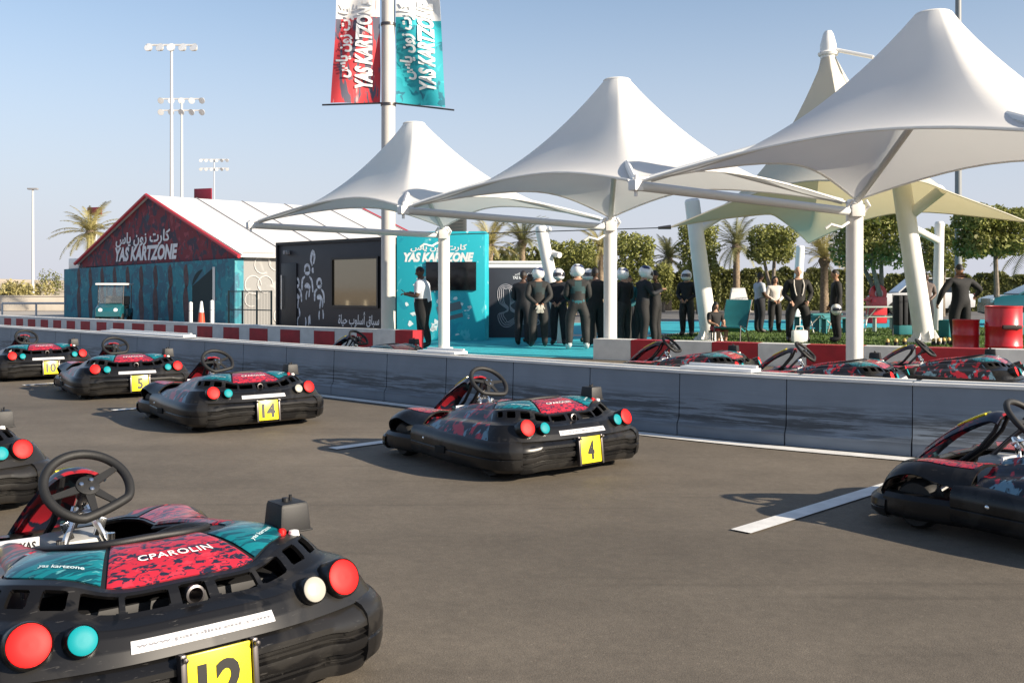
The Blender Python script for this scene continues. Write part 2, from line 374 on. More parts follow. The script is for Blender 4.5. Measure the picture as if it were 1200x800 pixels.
for i in range(len(wp) - 1):
    a, b = Vector((*wp[i], 0)), Vector((*wp[i + 1], 0)); t = (b - a).normalized(); n = Vector((-t.y, t.x, 0))
    a2, b2 = a + t * .006, b - t * .006
    prof = [(0, 0), (0, .10), (.035, .16), (.05, .545), (.42, .545), (.46, 0)]
    k = len(prof); V = [p + n * o + Vector((0, 0, z)) for p in (a2, b2) for o, z in prof]
    Fq = [(j, k + j, k + j + 1, j + 1) for j in range(k - 1)] + [tuple(range(k)), tuple(reversed(range(k, 2 * k)))]
    mb.add(V, Fq)
    for o0, o1, z0, z1 in ((.035, .13, .548, .572), (.34, .43, .548, .566)):
        mb.hexa([a + n * o0 + Vector((0, 0, z0)), b + n * o0 + Vector((0, 0, z0)), b + n * o1 + Vector((0, 0, z0)), a + n * o1 + Vector((0, 0, z0))],
                [a + n * o0 + Vector((0, 0, z1)), b + n * o0 + Vector((0, 0, z1)), b + n * o1 + Vector((0, 0, z1)), a + n * o1 + Vector((0, 0, z1))], 1)
tag(mb.build("track_wall", [M_wall, M_cope], sharp=30), "long grey panelled wall with dark tyre scuffs beside the karts", "wall")
# loose white boards lying on the wall top
def on_wall(px0, px1, y, label, m, name="white_board", off=.24, w=.2, th=.03):
    def hit(px):
        k = (px - 600) / F
        for i in range(len(wallc) - 1):
            a, b = wallc[i], wallc[i + 1]; fa, fb = a[0] - k * a[1], b[0] - k * b[1]
            if fa * fb <= 0: s = fa / (fa - fb); return Vector((*(a + (b - a) * s), 0))
    a, b = hit(px0), hit(px1); t = (b - a).normalized(); n = Vector((-t.y, t.x, 0)); c = (a + b) / 2 + n * off
    rot = Matrix(((t.x, n.x, 0), (t.y, n.y, 0), (0, 0, 1)))
    mb = MB(); mb.box((0, 0, 0), ((b - a).length, w, th), None, 0, .006); mb.box((0, w * .28, th * .5 + .012), ((b - a).length * .96, .03, .024), None, 0, .004)
    o = mb.build(name, m); o.location = c + Vector((0, 0, .575 + th / 2)); o.rotation_euler = rot.to_euler(); return tag(o, label, "board", "boards lying on the wall")
on_wall(788, 872, 432, "white board lying on the wall top in front of the white post", WHT)
on_wall(108, 205, 388, "pale board lying on the wall top before the teal hall", WHT)
on_wall(478, 522, 404, "short white board on the wall top below the man in white", WHT)

# ------------------------------------------------------------------ low red and white barriers
M_bw = mat("barrier_white_paint", (.66, .655, .63), .5, var=.1, vscale=5, bump=.05, bscale=40)
M_br = mat("barrier_red_paint", (.36, .012, .02), .5, var=.18, vscale=5)
def cast(px, P):
    k = (px - 600) / F
    for i in range(len(P) - 1):
        fa, fb = P[i][0] - k * P[i][1], P[i + 1][0] - k * P[i + 1][1]
        if fa * fb <= 0: s = fa / (fa - fb); return P[i] + (P[i + 1] - P[i]) * s
def barrier(cl, cuts, h, label, inset, full):
    """cuts: (point, point, red?) pieces along the line"""
    mb = MB()
    for a, b, red in cuts:
        a, b = Vector((*a, 0)), Vector((*b, 0)); t = (b - a).normalized(); n = Vector((-t.y, t.x, 0)); g = .004
        a, b = a + t * g, b - t * g; w = .34; Z = lambda z: Vector((0, 0, z))
        mb.hexa([a, b, b + n * w, a + n * w], [a + Z(h), b + Z(h), b + n * w + Z(h), a + n * w + Z(h)], 1 if (red and (full or b.x > -2.1)) else 0)
        if red and not full and b.x < -2.1:
            mb.hexa([a - n * .004 + Z(.05), b - n * .004 + Z(.05), b + Z(.05), a + Z(.05)], [a - n * .004 + Z(h - .07), b - n * .004 + Z(h - .07), b + Z(h - .07), a + Z(h - .07)], 1)
    return tag(mb.build("low_barrier", [M_bw, M_br], sharp=30), label, "barrier")
lc = [380, 340, 303, 271, 240, 212, 187, 162, 139, 119, 100, 83, 67, 52, 37, 23, 9]
pieces = []
prev = cast(437, barl); pieces.append((prev, cast(463, barl), False)); pieces.append((cast(463, barl), np.array(barl[-1]), True))
for i, c in enumerate(lc):
    w = .29 * (lc[i - 1] - c if i else 42); r0, r1 = cast(c - w, barl), cast(c + w, barl)
    pieces.append((r1, prev, i == 0 and False)); pieces.append((r0, r1, True)); prev = r0
pieces = [(a, b, r) for a, b, r in pieces if np.linalg.norm(np.array(a) - np.array(b)) > .05]
# one more red patch between pole and last patch
a, b = cast(401, barl), cast(437, barl)
pieces = [q for q in pieces if not (abs(q[1][0] - cast(437, barl)[0]) < 1e-6 and not q[2] and abs(q[0][0] - cast(380 + .29 * 42, barl)[0]) < .2)]
pieces += [(cast(392.2, barl), cast(418, barl), False), (cast(418, barl), cast(437, barl), True)]
pieces.append((np.array(barl[0]), prev, False))
barrier(barl, pieces, .45, "long low white barrier with red squares in front of the teal hall", 1, False)
rc = [695, 739, 785, 834, 888, 945, 1012, 1073, 1158, 1245]
pr = []
p0 = cast(695, barr) if cast(695, barr) is not None else barr[0]
pts = [cast(x, barr) for x in rc]; pts = [barr[0] if q is None else q for q in pts]
for i in range(len(pts) - 1): pr.append((pts[i], pts[i + 1], i % 2 == 1))
pr.append((pts[-1], np.array(barr[-1]), True))
barrier(barr, pr, .38, "low barrier of long red and white blocks before the lawn", 1, True)
# ------------------------------------------------------------------ marquee hall
AR_SIGN = '\uFEB1\uFE8E\uFEF3 \uFEE5\uFEED\uFEAF \uFE95\uFEAD\uFE8E\uFEDB'          # drawn left to right
AR_LIFE = '\uFE93\uFE8E\uFEF4\uFEA3 \uFE8F\uFEEE\uFEE0\uFEB3\uFE83 \uFED5\uFE8E\uFE92\uFEB3'
hR, hL = Vector((-9.76, 35.6, 0)), Vector((-19.8, 45.9, 0))
u = (hL - hR).normalized(); v = Vector((-u.y, u.x, 0)); v = v if v.y > 0 else -v       # u along the gable (to the left), v into the hall
W_ = (hL - hR).length; DEP = 10.4; EAV = 2.62; APX = 5.1; FAC = 2.28
Z = lambda z: Vector((0, 0, z))
M_gab = pattern("dark_red_printed_gable", (.17, .022, .035), [((.045, .035, .06), 1.9, .53, (1, 1, 1), 0, 8), ((.26, .05, .07), 3.4, .60, (1, 1, 1), 4, 8), ((.03, .07, .10), 3.0, .64, (1, 1, 1), 9, 8)], .75)
M_fac = pattern("teal_printed_facade", (.020, .20, .26), [((.03, .13, .19), 1.6, .53, (1, 1, 1), 1, 8), ((.05, .27, .31), 3.6, .60, (1, 1, 1), 7, 8)], .7)
M_tarp = mat("white_roof_tarpaulin", (.62, .61, .60), .5, var=.06, vscale=.6, bump=.05, bscale=2)
M_trim = mat("red_trim", (.50, .03, .045), .5)
M_side = pattern("grey_side_print", (.23, .23, .225), [((.33, .33, .32), 1.2, .58, (1, 1, 1), 2, 2)], .7)
M_arch = mat("brown_arch_print", (.075, .045, .05), .7, var=.4, vscale=6)
M_sign = mat("sign_white", (.70, .71, .74), .6)
M_dark = mat("dark_opening", (.012, .03, .035), .8)
hall = thing("marquee_hall", "teal and dark red gabled marquee hall with white roof and printed front", "hall", hR)
hm = Matrix((( u.x, v.x, 0), (u.y, v.y, 0), (0, 0, 1))).to_4x4()
H = lambda a, b, z: hm.to_3x3() @ Vector((a, b, z))                    # local: a along gable from the right corner, b into the hall
mb = MB(); hw = W_ / 2
mb.poly([H(W_ + .3, 0, FAC), H(-.25, 0, FAC + .1), H(-.25, 0, EAV - .1), H(hw, 0, APX), H(W_ + .15, 0, EAV - .15)])
mb.poly([H(0, DEP, 0), H(W_, DEP, 0), H(W_, DEP, EAV), H(hw, DEP, APX), H(0, DEP, EAV)])
mb.build("gable", M_gab, hall, None)
mb = MB(); mb.hexa([H(-.02, -.15, -.02), H(W_ + 1.7, -.15, -.02), H(W_ + 1.7, .2, -.02), H(-.02, .2, -.02)], [H(-.02, -.15, FAC + .1), H(W_ + 1.7, -.15, FAC - .06), H(W_ + 1.7, .2, FAC - .06), H(-.02, .2, FAC + .1)])
mb.build("front_wall", M_fac, hall, None)
mb = MB()
for k in range(9):
    a = 3.7 + k * 1.32
    for (zc, hh, ww) in ((.62, .82, .24), (1.78, .48, .2)):
        pts = [H(a + ww * x, -.154, zc + hh * y) for x, y in [(math.cos(t) * (1 + .25 * math.sin(2 * t)), math.sin(t)) for t in np.linspace(0, 2 * math.pi, 14)[:-1]]]
        if zc < 1 and k in (4,): continue
        mb.poly(pts)
mb.build("arch_print", M_arch, hall, None)
mb = MB(); pts = [H(1.5, -.155, 0), H(3.2, -.155, 0), H(3.2, -.155, 1.4)] + [H(2.35 + .85 * math.cos(t), -.155, 1.4 + .62 * math.sin(t)) for t in np.linspace(0, math.pi / 2, 8)[::-1]] + [H(1.5, -.155, 2.1)]
mb.poly(pts); dr = mb.build("doorway", M_dark, hall, None)
mb = MB(); mb.box(H(1.46, -.17, 1.05), (.09, .09, 2.1)); mb.build("door_post", WPAINT, hall)
for nm, txt, w, zc, hh in (("arabic_sign", AR_SIGN, 5.2, 3.22, .62), ("name_sign", "YAS KARTZONE", 5.9, 2.62, .62)):
    mb = MB(); mb.plane_text(txt, H(7.6 if nm == "name_sign" else 7.9, -.03, zc + .15), -u, (0, 0, 1), width=w, height=hh, shear=.25 if nm == "name_sign" else .1, bold=.05 if nm == "name_sign" else .03)
    mb.build(nm, M_sign, hall, None)
mb = MB()
for sgn in (0, 1):
    a0, a1 = (-.3, hw) if sgn == 0 else (W_ + .3, hw)
    nb = 11; G = np.array([[H(a0 + (a1 - a0) * j / 6, -.12 + (DEP + .3) * i / (nb - 1), EAV - .15 + (APX - EAV + .17) * j / 6 - (.035 if i % 2 else 0) * math.sin(math.pi * j / 6)) for j in range(7)] for i in range(nb)])
    if sgn: G = G[::-1]
    mb.sheet(G, -.05 if False else .05)
mb.build("roof", M_tarp, hall)
for a0, a1 in ((-.3, hw), (W_ + .3, hw)):
    mb = MB()
    for i in range(0, 11, 2): b = -.1 + (DEP + .26) * i / 10; mb.tube([H(a0, b, EAV - .13), H(a1, b, APX + .04)], .022, 5)
    mb.build("roof_keder", mat("grey_keder_rail", (.33, .33, .34), .5), hall)
mb = MB()
for b in (-.16, DEP + .24):
    for a0, a1 in ((-.35, hw), (hw, W_ + .35)):
        p, q = H(a0, b, EAV - .17 if a0 < hw else APX + .02), H(a1, b, APX + .02 if a0 < hw else EAV - .17)
        mb.tube([p, q], .075, 6)
    mb.build("roof_trim", M_trim, hall); mb = MB()
mb = MB()
mb.poly([H(0, .2, 0), H(0, DEP, 0), H(0, DEP, EAV), H(0, .2, EAV)]); mb.build("side_wall", M_side, hall, None); mb = MB(); mb.poly([H(W_, .2, 0), H(W_, DEP, 0), H(W_, DEP, EAV), H(W_, .2, EAV)])
mb.build("side_wall", M_side, hall, None)
mb = MB()
for k in range(26):
    b, z, r = .5 + rng.random() * 5, .3 + rng.random() * 2.1, .14 + .2 * rng.random()
    mb.tube([H(-.005, b + r * math.cos(t), z + r * math.sin(t)) for t in np.linspace(0, 5.2, 14)], .03, 5)
mb.build("swirl_print", mat("pale_swirl", (.42, .41, .40), .7), hall)
# white flat unit on the left end of the facade
mb = MB(); mb.box(H(W_ + .95, .25, FAC + .17), (1.2, .5, .55), hm.to_3x3(), 0, .03); mb.build("air_unit", WHT, hall)

# ------------------------------------------------------------------ dark container kiosk
M_kio = mat("anthracite_panel", (.028, .028, .034), .5, var=.12, vscale=2, bump=.05, bscale=20)
M_glass = mat("tinted_glass", (.10, .085, .06), .06, spec=1.0, metal=.0, coat=1.0)
M_glass.node_tree.nodes["Principled BSDF"].inputs["Metallic"].default_value = .75
M_glass.node_tree.nodes["Principled BSDF"].inputs["Base Color"].default_value = (.20, .165, .10, 1)
kl, kr = Vector((-6.93, 29.5, 0)), Vector((-3.31, 26.15, 0))
ku = (kr - kl).normalized(); kv = Vector((-ku.y, ku.x, 0)); KW = (kr - kl).length; KH = 2.66
kio = thing("container_kiosk", "black container kiosk with a wide window and white racer artwork", "kiosk", kl)
K = lambda a, b, z: ku * a + kv * b + Z(z)
krot = Matrix(((ku.x, kv.x, 0), (ku.y, kv.y, 0), (0, 0, 1)))
mb = MB(); mb.box(K(KW / 2, 1.2, KH / 2), (KW, 2.4, KH), krot, 0, .02); mb.build("body", M_kio, kio)
mb = MB()
for a in (.03, KW - .03): mb.box(K(a, -.03, KH / 2), (.07, .06, KH), krot)
mb.box(K(KW / 2, -.03, KH - .04), (KW - .14, .06, .08), krot); mb.box(K(KW / 2, -.03, .06), (KW - .14, .06, .12), krot); mb.build("corner_frame", mat("black_frame", (.012, .012, .013), .5), kio)
mb = MB(); mb.box(K(.62, -.02, 1.08), (.75, .036, 1.92), krot, 0, .01); door = mb.build("door", mat("black_door", (.014, .014, .017), .4), kio)
mb = MB(); mb.tube([K(.32, -.08, .7), K(.32, -.08, 1.7)], .018, 6); mb.box(K(.32, -.055, .75), (.03, .05, .03), krot); mb.box(K(.32, -.055, 1.65), (.03, .05, .03), krot); o = mb.build("handle", CHR, door)
wx0, wx1, wz0, wz1 = KW * .545, KW * .945, .82, 2.13
fr = MB(); w = .06
for (a, zc, sx, sz) in (((wx0 + wx1) / 2, wz1, wx1 - wx0 + w, w), ((wx0 + wx1) / 2, wz0, wx1 - wx0 + w, w), (wx0, (wz0 + wz1) / 2, w, wz1 - wz0 - w), (wx1, (wz0 + wz1) / 2, w, wz1 - wz0 - w)):
    fr.box(K(a, -.03, zc), (sx, .07, sz), krot)
win = fr.build("window", mat("window_frame", (.01, .01, .01), .4), kio)
mb = MB(); mb.box(K((wx0 + wx1) / 2, -.012, (wz0 + wz1) / 2), (wx1 - wx0 - w, .02, wz1 - wz0 - w), krot); mb.build("pane", M_glass, win, None)
mb = MB(); mb.box(K(.55, -.06, 2.36), (.2, .12, .12), krot, 0, .02); mb.lathe([(.05, 0), (.06, .03)], 12, K(.55, -.12, 2.36), 0, (krot @ Matrix.Rotation(R(90), 3, 'X')).to_4x4()); mb.build("wall_lamp", mat("lamp_grey", (.25, .25, .26), .4), kio)
mb = MB(); mb.plane_text(AR_LIFE, K(KW * .77, -.004, .47), ku, (0, 0, 1), width=1.75, height=.42, shear=.1, bold=.015); mb.build("slogan", M_sign, kio, None)
M_art = mat("grey_white_artwork", (.60, .63, .68), .6, var=.4, vscale=12)
mb = MB(); r2 = random.Random(3)
def stroke(pts, w):
    P = catmull(pts, 4); V = []
    for i, p in enumerate(P):
        t = P[min(i + 1, len(P) - 1)] - P[max(i - 1, 0)]; t = t / (np.linalg.norm(t) + 1e-9); ww = 1.5 * w * (.35 + .65 * math.sin(math.pi * (i + .5) / len(P)))
        V += [K(p[0] - t[1] * ww, -.004, p[1] + t[0] * ww), K(p[0] + t[1] * ww, -.004, p[1] - t[0] * ww)]
    mb.add(V, [(2 * i, 2 * i + 1, 2 * i + 3, 2 * i + 2) for i in range(len(P) - 1)])
for cx, zt, s in ((.98, 1.42, .9), (1.48, 1.78, 1.05), (2.05, 1.4, .9)):        # three suited racers in loose strokes
    stroke([(cx - .12 * s, zt), (cx - .08 * s, zt + .16 * s), (cx + .06 * s, zt + .18 * s), (cx + .13 * s, zt + .02)], .03)
    stroke([(cx - .1 * s, zt - .02), (cx + .02, zt - .05), (cx + .12 * s, zt)], .035)
    stroke([(cx - .24 * s, zt - .5 * s), (cx - .22 * s, zt - .22 * s), (cx - .1 * s, zt - .12 * s)], .028)
    stroke([(cx + .26 * s, zt - .55 * s), (cx + .22 * s, zt - .25 * s), (cx + .1 * s, zt - .12 * s)], .026)
    stroke([(cx - .1 * s, zt - .42 * s), (cx, zt - .36 * s), (cx + .14 * s, zt - .44 * s)], .05)
    for q in range(5): 
        a = cx + r2.uniform(-.2, .2); b = r2.uniform(.2, zt - .6); stroke([(a, b), (a + r2.uniform(-.03, .03), b + .12), (a + r2.uniform(-.05, .05), b + .26)], .02)
stroke([(1.72, 1.95), (1.66, 2.15), (1.75, 2.36), (1.83, 2.2), (1.78, 2.0)], .035); stroke([(1.76, 1.9), (1.74, 1.82), (1.78, 1.75)], .03)
mb.build("artwork", M_art, kio, None)

# ------------------------------------------------------------------ turquoise kiosk
M_tq = pattern("turquoise_print", (.010, .37, .45), [((.07, .48, .55), 3.0, .60, (1, 1, .7), 0, 5), ((.45, .75, .80), 5.5, .70, (1, 1, 1), 4, 4), ((.008, .30, .40), 2.0, .63, (1, 1, 1), 8, 5)], .55)
tk = thing("turquoise_kiosk", "tall turquoise kiosk with white lettering and a dark screen", "kiosk", (-2.93, 25.35, 0), R(-6))
TW, TH = 2.26, 2.75
mb = MB(); mb.box((TW / 2, .4, TH / 2), (TW, .78, TH), None, 0, .01); mb.build("body", M_tq, tk)
mb = MB(); mb.box((TW * .62, .0, 1.62), (1.28, .07, .72), None, 0, .01); sc = mb.build("screen", mat("black_screen", (.006, .006, .008), .15), tk)
mb = MB(); mb.plane_text("OPENING", (TW * .62, -.038, 1.78), (1, 0, 0), (0, 0, 1), width=.7); 
tx = mat("screen_text", (.10, .10, .15), .5)
for nm, txt, w, zc, hh in (("arabic_sign", AR_SIGN, 1.45, 2.33, .19), ("name_sign", "YAS KARTZONE", 1.8, 2.1, .24)):
    mb = MB(); mb.plane_text(txt, (1.08, -.004 + 0.008, zc), (1, 0, 0), (0, 0, 1), width=w, height=hh, shear=.25 if nm == "name_sign" else .1, bold=.06 if nm == "name_sign" else .03)
    for i, q in enumerate(mb.v): mb.v[i] = (q[0], .006, q[2])
    mb.build(nm, WHT, tk, None)
mb = MB(); r2 = random.Random(5)
for q in range(40):
    a, b, s = r2.uniform(.25, 1.95), r2.uniform(.15, 1.25), r2.uniform(.03, .10)
    if 0.2 < a < .9: b *= 1.3
    pts = [(a + s * (.25 + 1.1 * r2.random()) * math.cos(t), .0055, b + s * (.2 + .9 * r2.random()) * math.sin(t)) for t in np.linspace(0, 6.28, 8)[:-1]]
    mb.poly(pts)
mb.build("white_splash", mat("white_print", (.62, .72, .74), .6), tk, None)
mb = MB()
mb.box((1.35, .006, .82), (.62, .008, .2), Matrix.Rotation(R(-14), 3, 'Y')); mb.box((1.5, .004, .60), (.4, .008, .1), Matrix.Rotation(R(-14), 3, 'Y')); mb.build("grey_print", mat("grey_print", (.10, .13, .15), .6), tk, None)
mb = MB(); mb.box((0, 0, 0), (.62, .5, .55), None, 0, .02)
for k in range(6): mb.box((0, -.255, -.2 + k * .08), (.5, .02, .02))
o = mb.build("ventilation_box", mat("dark_box", (.05, .05, .05), .6)); o.location = (-1.5, 26.0, 3.02); tag(o, "dark box on top of the turquoise kiosk", "box")
# panel wall with the track drawing
M_pan = mat("slate_panel", (.035, .04, .055), .55, var=.1, vscale=2)
pw = thing("panel_wall", "dark slate display wall with pale track lines and small lettering", "display wall", (.25, 26.75, 0))
mb = MB(); mb.box((0, 0, .935), (1.95, .1, 1.87), None, 0, .012); mb.build("panel", M_pan, pw)
mb = MB()
for q in range(4):
    o_ = q * .045
    loop = [(-.55 + o_, .35 + o_), (-.62 + o_, .62), (-.35, .72 + o_ * .5), (-.6 + o_, .95), (-.62 + o_, 1.3), (-.42, 1.42 - o_), (-.2 - o_, 1.3), (-.16 - o_, 1.0), (-.3, .85), (-.12 - o_, .7), (.05, .8 - o_), (.1, 1.2), (.28, 1.42 - o_), (.5 - o_, 1.25), (.5 - o_, .8), (.3, .62 - o_), (.5 - o_, .4 + o_), (.2, .3 + o_), (-.1, .42 + o_), (-.35, .28 + o_)]
    mb.tube([(p[0], -.053, p[1]) for p in catmull(loop, 5, True)], .011, 4, closed=True)
mb.build("track_drawing", mat("pale_line_print", (.30, .30, .34), .6), pw)
mb = MB()
for txt, zc, w, hh in ((AR_SIGN, 1.70, .5, .075), ("YAS KARTZONE", 1.60, .62, .085)): mb.plane_text(txt, (.08, -.054, zc), (1, 0, 0), (0, 0, 1), width=w, height=hh, shear=.2, bold=.03)
mb.build("name_sign", M_sign, pw, None)
# white cabin behind the panel
o = MB(); o.box((0, 0, 1.15), (3.4, 2.4, 2.3), None, 0, .03); o.box((0, 0, 2.34), (3.5, 2.5, .08), None, 0, .01); o = o.build("white_cabin", WHT); o.location = (-.2, 40, 0); tag(o, "flat roofed white cabin behind the dark display wall", "cabin")

# ------------------------------------------------------------------ conical shade canopies over the pit lane
M_fab = mat("white_membrane", (.87, .86, .835), .55, var=.05, vscale=.9, bump=.05, bscale=5, trans=.30, tcol=(.82, .83, .80))
M_tan = mat("cream_membrane", (.78, .75, .66), .6, var=.04, vscale=.8, trans=.40, tcol=(.52, .45, .27))
PO = [Vector((-1.48, 21.7, 0)), Vector((1.85, 18.8, 0)), Vector((5.18, 15.1, 0)), Vector((8.5, 11.3, 0))]
LO = [Vector((-5.1, 19.5, 0)), Vector((-1.72, 15.8, 0)), Vector((1.49, 12.0, 0)), Vector((4.7, 8.25, 0))]
CZ = 2.6
def membrane(corners, peak, ring, up, sag, mtl, parent, nr=22, ns=14, powr=2.25, th=.006):
    """anticlastic cone: corners in order, scalloped edges, concave slope up to a ring"""
    c = sum(corners, Vector()) / 4; E = []
    for k in range(4):
        a, b = corners[k], corners[(k + 1) % 4]
        for j in range(ns):
            s = j / ns; q = 4 * s * (1 - s); p = a.lerp(b, s); inn = Vector((c.x - p.x, c.y - p.y, 0)).normalized()
            E.append(p + inn * sag * q + Z(up * q))
    G = []
    for e in E:
        dirv = Vector((e.x - peak.x, e.y - peak.y, 0)); an = dirv.normalized() * ring; row = []
        for i in range(nr):
            t = i / (nr - 1); top = Vector((peak.x, peak.y, peak.z)) + an
            h = (1 - t); z = e.z + (top.z - e.z) * (.28 * h + .72 * h ** powr)
            row.append(Vector((top.x + (e.x - top.x) * t, top.y + (e.y - top.y) * t, z)))
        G.append(row)
    G.append(G[0])
    mb = MB(); P = np.array(G); mb.grid(P)
    mb2 = MB(); mb2.tube(E, .018, 6, closed=True); mb.v and None
    o = mb.build("membrane", mtl, parent, 60)
    mb2.build("edge_cable", mtl, parent)
    return o
names = ["smallest and farthest of the white cone canopies, over the man in white", "middle white cone canopy on a straight post behind the helmeted group", "large nearest white cone canopy at the right edge"]
peaks = [Vector((-1.86, 18.95, 4.43)), Vector((1.62, 15.4, 4.51)), Vector((4.92, 11.66, 4.50))]
M_tube = mat("grey_white_tube", (.62, .64, .64), .42)
for k in range(3):
    base = PO[k]; cn = thing("shade_canopy", names[k], "canopy", base, 0, "white cone canopies along the pit lane")
    L = lambda p: p - base
    lift = Z(CZ); gap = .10                                   # neighbouring membranes stop a hand short of the shared corner
    cc = (PO[k] + PO[k + 1] + LO[k] + LO[k + 1]) / 4
    cor = [L(LO[k]) + lift, L(LO[k + 1]) + lift, L(PO[k + 1]) + lift, L(PO[k]) + lift]
    cor = [q + (L(cc) + lift - q).normalized() * gap for q in cor]
    cor[3].z += .03
    membrane(cor, L(peaks[k]), .2 if k < 2 else .21, .33, .45, M_fab, cn)
    mb = MB(); mb.lathe([(.20, -.02), (.215, .0), (.19, .02), (.0, .03)], 20, L(peaks[k])); mb.build("cap", M_fab, cn)
    mb = MB(); mb.tube([L(peaks[k]) - Z(1.0), L(peaks[k]) - Z(.03)], .06, 10); mb.build("flying_mast", M_tube, cn)
    mb = MB(); hub = L(peaks[k]) - Z(.95)
    for q in (PO[k], LO[k], LO[k + 1], PO[k + 1]): 
        e = L(q) + lift - Z(.03); mb.tube([e + (hub - e) * .05, hub], .045, 8)
    mb.build("strut", M_tube, cn)
    mb = MB(); mb.tube([(0, 0, 0), (0, 0, CZ - .02)], .125, 18); mb.lathe([(.2, 0), (.2, .03), (.125, .03)], 18); mb.lathe([(.125, CZ - .02), (.1, CZ + .05), (0, CZ + .06)], 18)
    mb.build("post", WPAINT, cn)
    mb = MB(); tip = L(LO[k]) + Z(CZ - .06); d = (tip - Z(CZ - .1)).normalized()
    mb.tube([Z(CZ - .14) + d * .14, tip], .062, 12); mb.build("arm", M_tube, cn)
    mb = MB()
    mb.box(tip, (.16, .12, .13), Matrix.Rotation(R(42), 3, 'Z'), 0, .02); mb.tube([tip - Z(.13), tip + Z(.13)], .022, 8); mb.tube([tip + Vector((-.1, .02, .06)), tip + Vector((.12, .1, .1))], .02, 6)
    mb.build("tip_clamp", WPAINT, cn); mb = MB()
    for s in (-1, 1): mb.tube([Vector((s * .1, -.1, CZ - .16)), Vector((s * .16, -.18, CZ - .06)), Vector((s * .1, -.2, CZ + .02))], .025, 6)
    mb.box(Z(CZ - .12) - Vector((.0, .14, 0)), (.2, .1, .2), None, 0, .02)
    mb.tube([Vector((-.12, -.1, CZ - .3)), Vector((-.25, -.16, CZ - .38)), Vector((-.42, -.2, CZ - .34)), Vector((-.5, -.2, CZ - .4))], .022, 6)
    mb.build("post_clamp", WPAINT, cn)

# ------------------------------------------------------------------ big tensile canopy behind, on leaning masts
big = thing("tensile_canopy", "tall cream tensile canopy with a pointed peak behind the white cones", "canopy", (8.0, 25.5, 0))
B = lambda p: Vector(p) - Vector((8.0, 25.5, 0))
membrane([B((3.5, 22.0, 2.66)), B((6.9, 18.6, 3.2)), B((12.4, 24.0, 2.9)), B((10.4, 35.0, 2.9))], B((7.98, 25.2, 7.15)), .17, .55, .9, M_tan, big, powr=2.5)
mb = MB(); mb.tube([B((7.98, 25.2, 6.6)), B((7.98, 25.2, 7.2)), B((7.98, 25.2, 7.45)), B((7.98, 25.2, 7.72)), B((7.98, 25.2, 7.8))], [.16, .2, .2, .13, .08], 14); mb.lathe([(.24, 0), (.26, .06), (.2, .1)], 14, B((7.98, 25.2, 7.18))); mb.build("peak_cap", WPAINT, big)
mb = MB(); mb.tube([B((8.15, 25.1, 7.3)), B((8.9, 24.6, 7.0))], .05, 8); mb.tube([B((8.9, 24.6, 7.0)), B((13.0, 22.4, 5.2))], .015, 5); mb.build("stay_rod", WPAINT, big)
mb = MB()
for q in ((3.5, 22.0, 2.66), (12.4, 24.0, 2.9)): mb.tube([B(q), B(q) + Vector((-.28 if q[0] < 5 else .3, 0, -.02))], [.05, .03], 8)
mb.tube([B((3.22, 22, 2.64)), B((-1.6, 24, 2.6))], .012, 5); mb.tube([B((12.7, 24.0, 2.9)), B((18, 25, 3.6))], .012, 5)
mb.build("tip_fitting", DMET, big)
def mast(bx, tx, by, ty, d, r0, r1, label, branch=None, flange=True, d2=None, group="leaning canopy masts"):
    a = at(bx, d, 0); b = at(tx, d2 or d, CH - (ty - HY) * (d2 or d) / F)
    t = thing("canopy_mast", label, "mast", a, 0, group)
    mb = MB(); q = b - a; n = 8
    mb.tube([q * (i / n) for i in range(n + 1)], [r0 + (r1 - r0) * i / n for i in range(n + 1)], 16)
    mb.lathe([(r1, 0), (r1 * .8, .06), (0, .08)], 16, q, 0, q.to_track_quat('Z', 'Y').to_matrix().to_4x4()); mb.build("shaft", WPAINT, t)
    if flange:
        mb = MB(); mb.lathe([(r0 * 1.9, 0), (r0 * 1.9, .05), (r0 * 1.05, .05)], 18)
        for k in range(8):
            an = k * math.pi / 4; c = Vector((math.cos(an), math.sin(an), 0)); mb.lathe([(.03, .05), (.03, .1), (0, .11)], 6, c * r0 * 1.6)
            mb.hexa([c * r0 * .9 + Vector((-c.y, c.x, 0)) * .01 + Z(.05), c * r0 * 1.6 + Vector((-c.y, c.x, 0)) * .01 + Z(.05), c * r0 * 1.6 - Vector((-c.y, c.x, 0)) * .01 + Z(.05), c * r0 * .9 - Vector((-c.y, c.x, 0)) * .01 + Z(.05)],
                    [c * r0 * .9 + Vector((-c.y, c.x, 0)) * .01 + Z(.3), c * r0 * 1.0 + Vector((-c.y, c.x, 0)) * .01 + Z(.3), c * r0 * 1.0 - Vector((-c.y, c.x, 0)) * .01 + Z(.3), c * r0 * .9 - Vector((-c.y, c.x, 0)) * .01 + Z(.3)])
        mb.build("base_flange", WPAINT, t)
    if branch:
        for (x0, y0, x1, y1, dd, r) in branch:
            mb = MB(); p = at(x0, d, CH - (y0 - HY) * d / F) - a; e = at(x1, dd, CH - (y1 - HY) * dd / F) - a
            mb.tube([p, p.lerp(e, .12), e], [r * 1.25, r, r], 12); mb.build("branch_arm", WPAINT, t)
    return t
mast(661, 634, 401, 268, 24, .17, .14, "leaning white mast with a cut top beside the helmeted group", [(648, 297, 656, 299, 23.8, .07), (638, 272, 645, 268, 23.9, .05)], False)
mast(832, 811, 392, 236, 25, .22, .19, "leaning white mast with side branch between the seated child and the helmeted man", [(818, 268, 872, 236, 25.6, .12)])
mast(1084, 1056, 400, 214, 24.2, .24, .22, "stout leaning white mast with bolted foot nearest the red drums", [(1066, 252, 1104, 222, 23.4, .13), (1050, 212, 1064, 206, 24, .1)])
mast(932, 938, 380, 290, 36, .17, .15, "far upright white mast behind the bald man", None, False)
